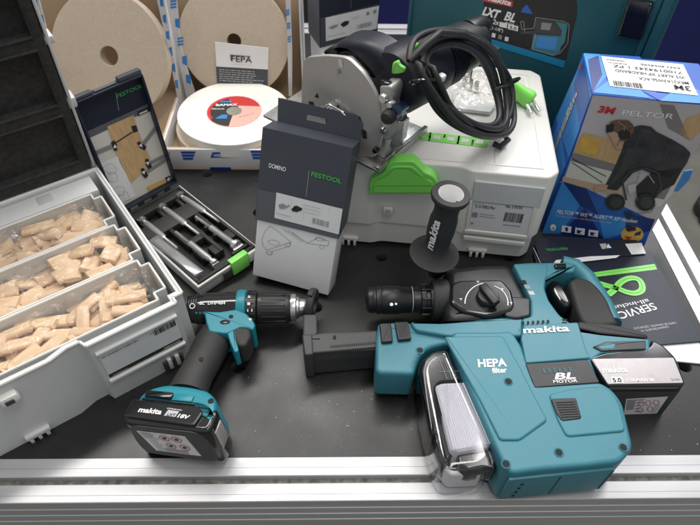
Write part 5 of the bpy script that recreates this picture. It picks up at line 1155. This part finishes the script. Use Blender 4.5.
b = MB(); q = UL([(303, 314), (317, 314), (317.5, 334), (312, 336), (303, 336)], .046); b.slab(q, .042, 'dgrey', .002, .002, up)
q = UL([(302, 334), (312, 333.5), (313.5, 354), (304.5, 355)], .052); b.slab(q, .050, 'dgrey', .002, .002, up); obj('nozzle_head', b, RH)
b = MB(); P = U(311.5, 304, .040); X = frame(P, up, V((.97, -.22, .0)).normalized()); b.lathe([(.010, -.004), (.0205, -.004), (.0215, -.002), (.0215, .003), (.020, .005), (.010, .005)], 'rubber', X, 36, close=True); b.box((.0200, -.005, -.004), (.0245, .005, .003), 'rubber', .001, X); obj('nozzle_ring', b, RH)
# barrel and chuck
zb = .043; B0, B1 = U(366, 300, zb), U(520, 299, zb); bx_ = (B1 - B0).normalized(); kb = (B1 - B0).length / 154
def bl(prof, m, seg=44): 
    b = MB(); b.lathe([(r * kb, (p - 366) * kb) for p, r in prof], m, frame(B0, up, bx_), seg); return b
obj('chuck_cover', bl([(366, 4), (366.2, 10), (368, 12.5), (372, 13.5), (373, 12.8), (375, 12.8), (376, 14), (380, 14), (381, 13.3), (383, 14.2), (398, 14.4), (400, 13.2), (412, 13.0), (413, 12.2)], 'black'), RH)
b = bl([(412, 12.4), (419, 12.8), (420, 14.5), (424, 15), (425, 13.6), (428, 13.6), (429, 16), (432, 16.5), (432.5, 12)], 'black')
for k in range(10): b.box((14 * kb, -.0012, (420 - 366) * kb), (16.4 * kb, .0012, (429 - 366) * kb), 'black', .0006, frame(B0, up, bx_) @ Matrix.Rotation(k * math.pi / 5, 4, 'Z'))
b.lathe([(13.15 * kb, (411 - 366) * kb), (13.2 * kb, (411.6 - 366) * kb)], 'inkl', frame(B0, up, bx_), 40); obj('change_ring', b, RH)
obj('handle_clamp', bl([(431, 14), (431.2, 19), (434, 20.5), (444, 20.5), (447, 19), (447.4, 15)], 'rubber'), RH)
b = MB()
nn = (up * .94 - V((0, 1, 0)) * .34).normalized()
for (x, y, r_) in ((391.5, 304.5, .0022), (396, 304, .0015)): b.lathe([(0, .0146 * 0 + .0004), (r_, .0004)], 'wgloss', frame(U(x, y, zb + 14.4 * kb * .97), V((1, 0, 0)), nn), 12)
obj('chuck_mark', b, RH)
# gear housing
b = MB(); q = UL([(445, 271), (452, 266), (480, 263), (511, 262), (521, 280), (531, 301), (530, 316), (500, 318), (470, 321), (450, 321), (445, 312)], .066); b.slab(q, .060, 'black', .012, .008, up, seg=5, rb=.01)
q = UL([(450, 283), (460, 279.5), (502, 279), (512, 290), (515, 305), (512, 311), (490, 316), (462, 311), (450, 302)], .071); b.slab(q, .008, 'gloss', .004, .006, up); obj('gear_housing', b, RH)
b = MB(); kc = U(487.5, 298, .0715); X = frame(kc, V((1, 0, 0)), up); b.lathe([(0, .006), (.0125, .006), (.0140, .004), (.0145, 0)], 'black', X, 30)
b.box((-.0060, -.0175, .004), (.0060, .0155, .0125), 'black', .003, X @ Matrix.Rotation(R(24), 4, 'Z')); obj('mode_knob', b, RH)
b = MB()
def arcl(c, rx, ry, a0, a1, w, m, z, n=14):
    P_l = [U(c[0] + rx * math.cos(R(a0 + (a1 - a0) * k / n)), c[1] - ry * math.sin(R(a0 + (a1 - a0) * k / n)), z) for k in range(n + 1)]
    for p, q_ in zip(P_l, P_l[1:]): t_ = (q_ - p).normalized(); o_ = up.cross(t_) * w / 2; b.poly([p - o_, q_ - o_, q_ + o_, p + o_], m, up)
arcl((487, 303), 22, 20, 100, 182, .0012, 'wgloss', .0716); arcl((487, 303), 21, 18, -8, 70, .0012, 'wgloss', .0716)
for (x, y) in ((461, 299), (478, 281.5), (502.5, 289), (511.5, 303)): b.text('T', U(x - 1.5, y + 1.5, .0716), U(x + 1.5, y + 1.5, .0716), up, .0032, 'wgloss', .03)
obj('mode_marks', b, RH)
b = MB(); q = UL([(502, 297), (515, 296), (531, 297), (531, 316), (517, 318.5), (505, 316)], .069); b.slab(q, .008, 'black', .003, .003, up); obj('seam_cover', b, RH)
# motor housing (teal)
b = MB()
for pts, z_ in (([(513, 263.5), (530, 262.3), (547, 262), (549, 270), (546, 280), (545, 288), (549, 300), (560, 315), (580, 329), (588, 352), (600, 383), (534, 388), (522, 350), (522, 318), (531, 316), (531, 300)], .070),
                ([(540, 262.1), (560, 262), (578, 264.5), (574, 272), (560, 272), (550, 277), (543, 284)], .0693),
                ([(566, 322), (580, 330), (600, 333), (650, 337.5), (650.5, 351), (602, 353), (592, 361), (576, 350)], .0694)):
    b.slab(UL(pts, z_), z_ - .008, 'teal', .003, .003, up, seg=4)
MH = obj('motor_housing', b, RH)
b = MB(); q = UL([(521, 338), (524, 325), (578, 322), (587, 352), (591, 358), (526, 363)], .0725); b.slab(q, .003, 'teal', .0015, .003, up); obj('side_panel', b, RH)
for i, (x, y) in enumerate(((523.5, 284), (527.5, 289), (531.5, 295))):
    b = MB(); b.slab(UL([(x - 3.8, y - 4), (x + 1.6, y - 4), (x + 3.8, y - .2), (x - 1.8, y - .2)], .0703), .0012, 'hole' if i < 1 else ('inkg' if i < 2 else 'inkl'), 0, .0008, up); obj('vent', b, MH)
b = MB()
for k in range(6): b.slab(UL([(522 + k * 5, 321.5 - k * .3), (524 + k * 5, 321.3 - k * .3), (524.5 + k * 5, 324 - k * .3), (522.5 + k * 5, 324.2 - k * .3)], .0731), .0010, 'hole', 0, .0004, up)
for k in range(2): b.slab(UL([(562, 319 + k * 3), (566.5, 318.7 + k * 3), (567.5, 320 + k * 3), (563, 320.4 + k * 3)], .0707), .0010, 'hole', 0, .0003, up)
obj('vent_slots', b, MH)
b = MB(); lt('makita', (523.5, 333.3), (569.8, 331.2), 6.8, bold=.022, sh=.1, z=.0731); obj('lettering', b, MH)
b = MB(); q = UL([(525.5, 363.5), (588, 359.5), (600, 382.5), (535, 387.5)], .0728); b.slab(q, .003, 'black', .001, .002, up); BS = obj('badge_strip', b, RH)
b = MB(); lt('BL', (554.5, 379.5), (576, 378.5), 6.4, bold=.028, sh=.25, z=.0730); lt('MOTOR', (553.5, 383.2), (577.5, 382.1), 3, bold=.012, sh=.1, z=.0730); obj('badge_lettering', b, BS)
b = MB()
for k in range(6): b.slab(UL([(542 + k * 5.2, 368.5 - k * .3), (544.3 + k * 5.2, 368.3 - k * .3), (546 + k * 5.2, 373 - k * .3), (543.7 + k * 5.2, 373.3 - k * .3)], .0733), .0008, 'tealdk', 0, .0004, up)
obj('badge_slots', b, BS)
# D handle
b = MB(); pts = [U(x, y, z) for x, y, z in [(560, 267.5, .040), (573, 270.5, .040), (585, 281, .040), (596, 297, .040), (604, 313, .040), (609, 327, .040)]]
b.tube(pts, [(.020, .013), (.020, .014), (.019, .0135), (.0185, .0135), (.019, .014), (.020, .015)], 'teal', 26, up=up); obj('rear_handle', b, RH)
b = MB(); q = UL([(569, 281), (573, 277.5), (580, 276), (590, 279), (598, 285.5), (608, 298), (614, 313), (620, 324), (600, 327), (584, 324), (577, 310), (574.5, 300)], .0615); b.slab(q, .044, 'rubber', .006, .004, up, seg=4, rb=.004); obj('handle_grip', b, RH)
b = MB(); q = UL([(579, 328), (578, 321), (584, 322), (612, 324), (630, 328), (647, 334), (649, 338), (600, 333)], .0712); b.slab(q, .050, 'rubber', .0022, .002, up, seg=3); obj('handle_boot', b, RH)
b = MB(); b.slab(UL([(593, 346.5), (606, 341.5), (646, 340.5), (646, 349), (602, 351)], .0712), .003, 'black', .0008, .001, up); b.slab(UL([(597, 346), (607, 343), (616, 342.8), (614, 348.5), (602, 349)], .0716), .003, 'teal', .0006, .0005, up); obj('battery_latch', b, RH)
b = MB(); q = UL([(548, 281), (553, 278.5), (561, 281), (569, 292), (573.5, 303), (568, 307), (560, 302), (551, 290)], .056); b.slab(q, .030, 'gloss', .006, .005, up, seg=3, rb=.006); obj('trigger', b, RH)
b = MB(); b.slab(UL([(554, 263.5), (566, 263), (567, 266.5), (556, 267.5)], .0735), .006, 'gloss', .0015, .002, up); obj('strap_button', b, RH)
b = MB(); b.slab(UL([(576, 264.5), (584, 265), (591, 271), (591, 277), (583, 275), (577, 270)], .052), .030, 'rubber', .005, .004, up); obj('strap_mount', b, RH)
# battery
b = MB(); q = UL([(589, 357), (604, 352), (650, 346), (652, 339), (664, 345), (676, 357), (686, 383), (682, 386), (608, 386)], .069); b.slab(q, .012, 'gloss', .003, .003, up)
q = UL([(598, 360), (674, 356), (685, 384), (607, 386.5)], .067); b.slab(q, .064, 'gloss', .003, .006, up, rb=.006); B2 = obj('battery', b, RH)
b = MB(); q = UL([(592, 358.8), (673.5, 357.6), (683.5, 382.8), (608, 384)], .0698); b.slab(q, .001, 'silver', .0002, .002, up); 
Zb = .0699
def lt2(s_, a, c, h, m='wgloss', bold=.03, sh=0.0): lt(s_, a, c, h, m, bold, sh, Zb)
lt2('makita', (603, 373), (628, 372), 6, sh=.1); b.poly(UL([(610.5, 377), (621.5, 376.7), (624, 383), (612, 383.3)], Zb + .0003), 'label', up); lt('5.0', (613.5, 382.2), (622, 382), 4.2, 'ink', .02, 0, Zb + .0004); lt2('LITHIUM-ION 18V', (626, 382), (655, 381.3), 3); lt2('Li-ion', (672, 380.5), (680, 380.2), 2.5, 'inkg', .01)
obj('top_label', b, B2)
bL_, bR_ = U(608, 386.5, .067), U(685, 384, .067); bdv = (bR_ - bL_).normalized(); bn = V((bdv.y, -bdv.x, 0)); bP = bL_ + bn * .0004
b = MB(); fc = Face(b, bP, bn, bdv); fc.poly([(608, 391), (681, 389), (662, 413.5), (624, 416)], 'dgrey', 1); fc.poly([(626, 398.5), (668, 396), (656, 413.5), (623.5, 414.5)], 'label', 2); fc.poly([(627, 399.5), (636, 399), (633, 409), (626, 409.5)], 'inkg', 3)
for (x, y) in ((641, 403), (648, 402.5), (656, 402), (640, 409.5), (650, 408.5)): fc.line([(x + 2.8 * math.cos(a), y + 2.6 * math.sin(a)) for a in [k * .6 for k in range(12)]], .0007, 'red', 3)
fc.lines((636, 399), (645, 398.5), (634, 413), 5, 'inkg', 3); fc.lines((655, 405), (662, 404.5), (650, 413), 4, 'inkg', 3)
obj('warning_sticker', b, B2)
# side handle, standing up
P0 = U(434, 254, .088); P1 = U(451, 194, .195)
axd = (P1 - P0); Lh = axd.length; axd.normalize(); X = frame(P0, V((1, 0, 0)), axd); print('handle tilt', axd, Lh)
SH = MB(); r1 = .0315
SH.lathe([(.010, -.012), (r1 * .7, -.006), (r1, -.001), (r1 + .001, .002), (r1 * .96, .003), (.022, .010), (.0165, .018), (.0160, .030), (.0175, .045), (.0172, .065), (.0150, Lh - .030), (.0160, Lh - .012), (.0225, Lh - .006), (.0235, Lh - .002), (.0225, Lh + .001), (.0155, Lh + .0015), (.0150, Lh)], 'rubber', X, 56)
SHo = obj('side_handle', SH, RH)
b = MB(); b.lathe([(.0152, Lh + .0012), (.0140, Lh - .001), (.0130, Lh - .02), (.0125, Lh - .045), (0, Lh - .046)], 'wgloss', X, 40); b.box((.006, -.010, Lh - .012), (.0085, -.007, Lh - .004), 'ink', 0, X); obj('handle_core', b, SHo)
b = MB()
vs, fs, x0, x1, ch = glyphs('makita', .035, .1)
# wrap the word round the grip: baseline runs up the handle
tl = .052; rad = .0182; a0 = R(-118)
out = []
for x, y in vs: 
    l_ = .024 + (x - x0) / (x1 - x0) * tl; a = a0 - (y / ch * .011) / rad; rr_ = .0181 if l_ < .065 else .0181 - (l_ - .065) * .02; out.append(X @ V((rr_ * math.cos(a), rr_ * math.sin(a), l_)))
b.add(out, [list(reversed(q_)) for q_ in fs], 'wgloss', smooth=False); obj('lettering', b, SHo)
b = MB(); b.tube([U(436, 272, .045), P0 - axd * .008], .011, 'black', 20); b.slab(UL([(446, 262), (458, 268), (456, 276), (444, 276)], .06), .03, 'black', .003, .003, up); obj('handle_stem', b, RH)
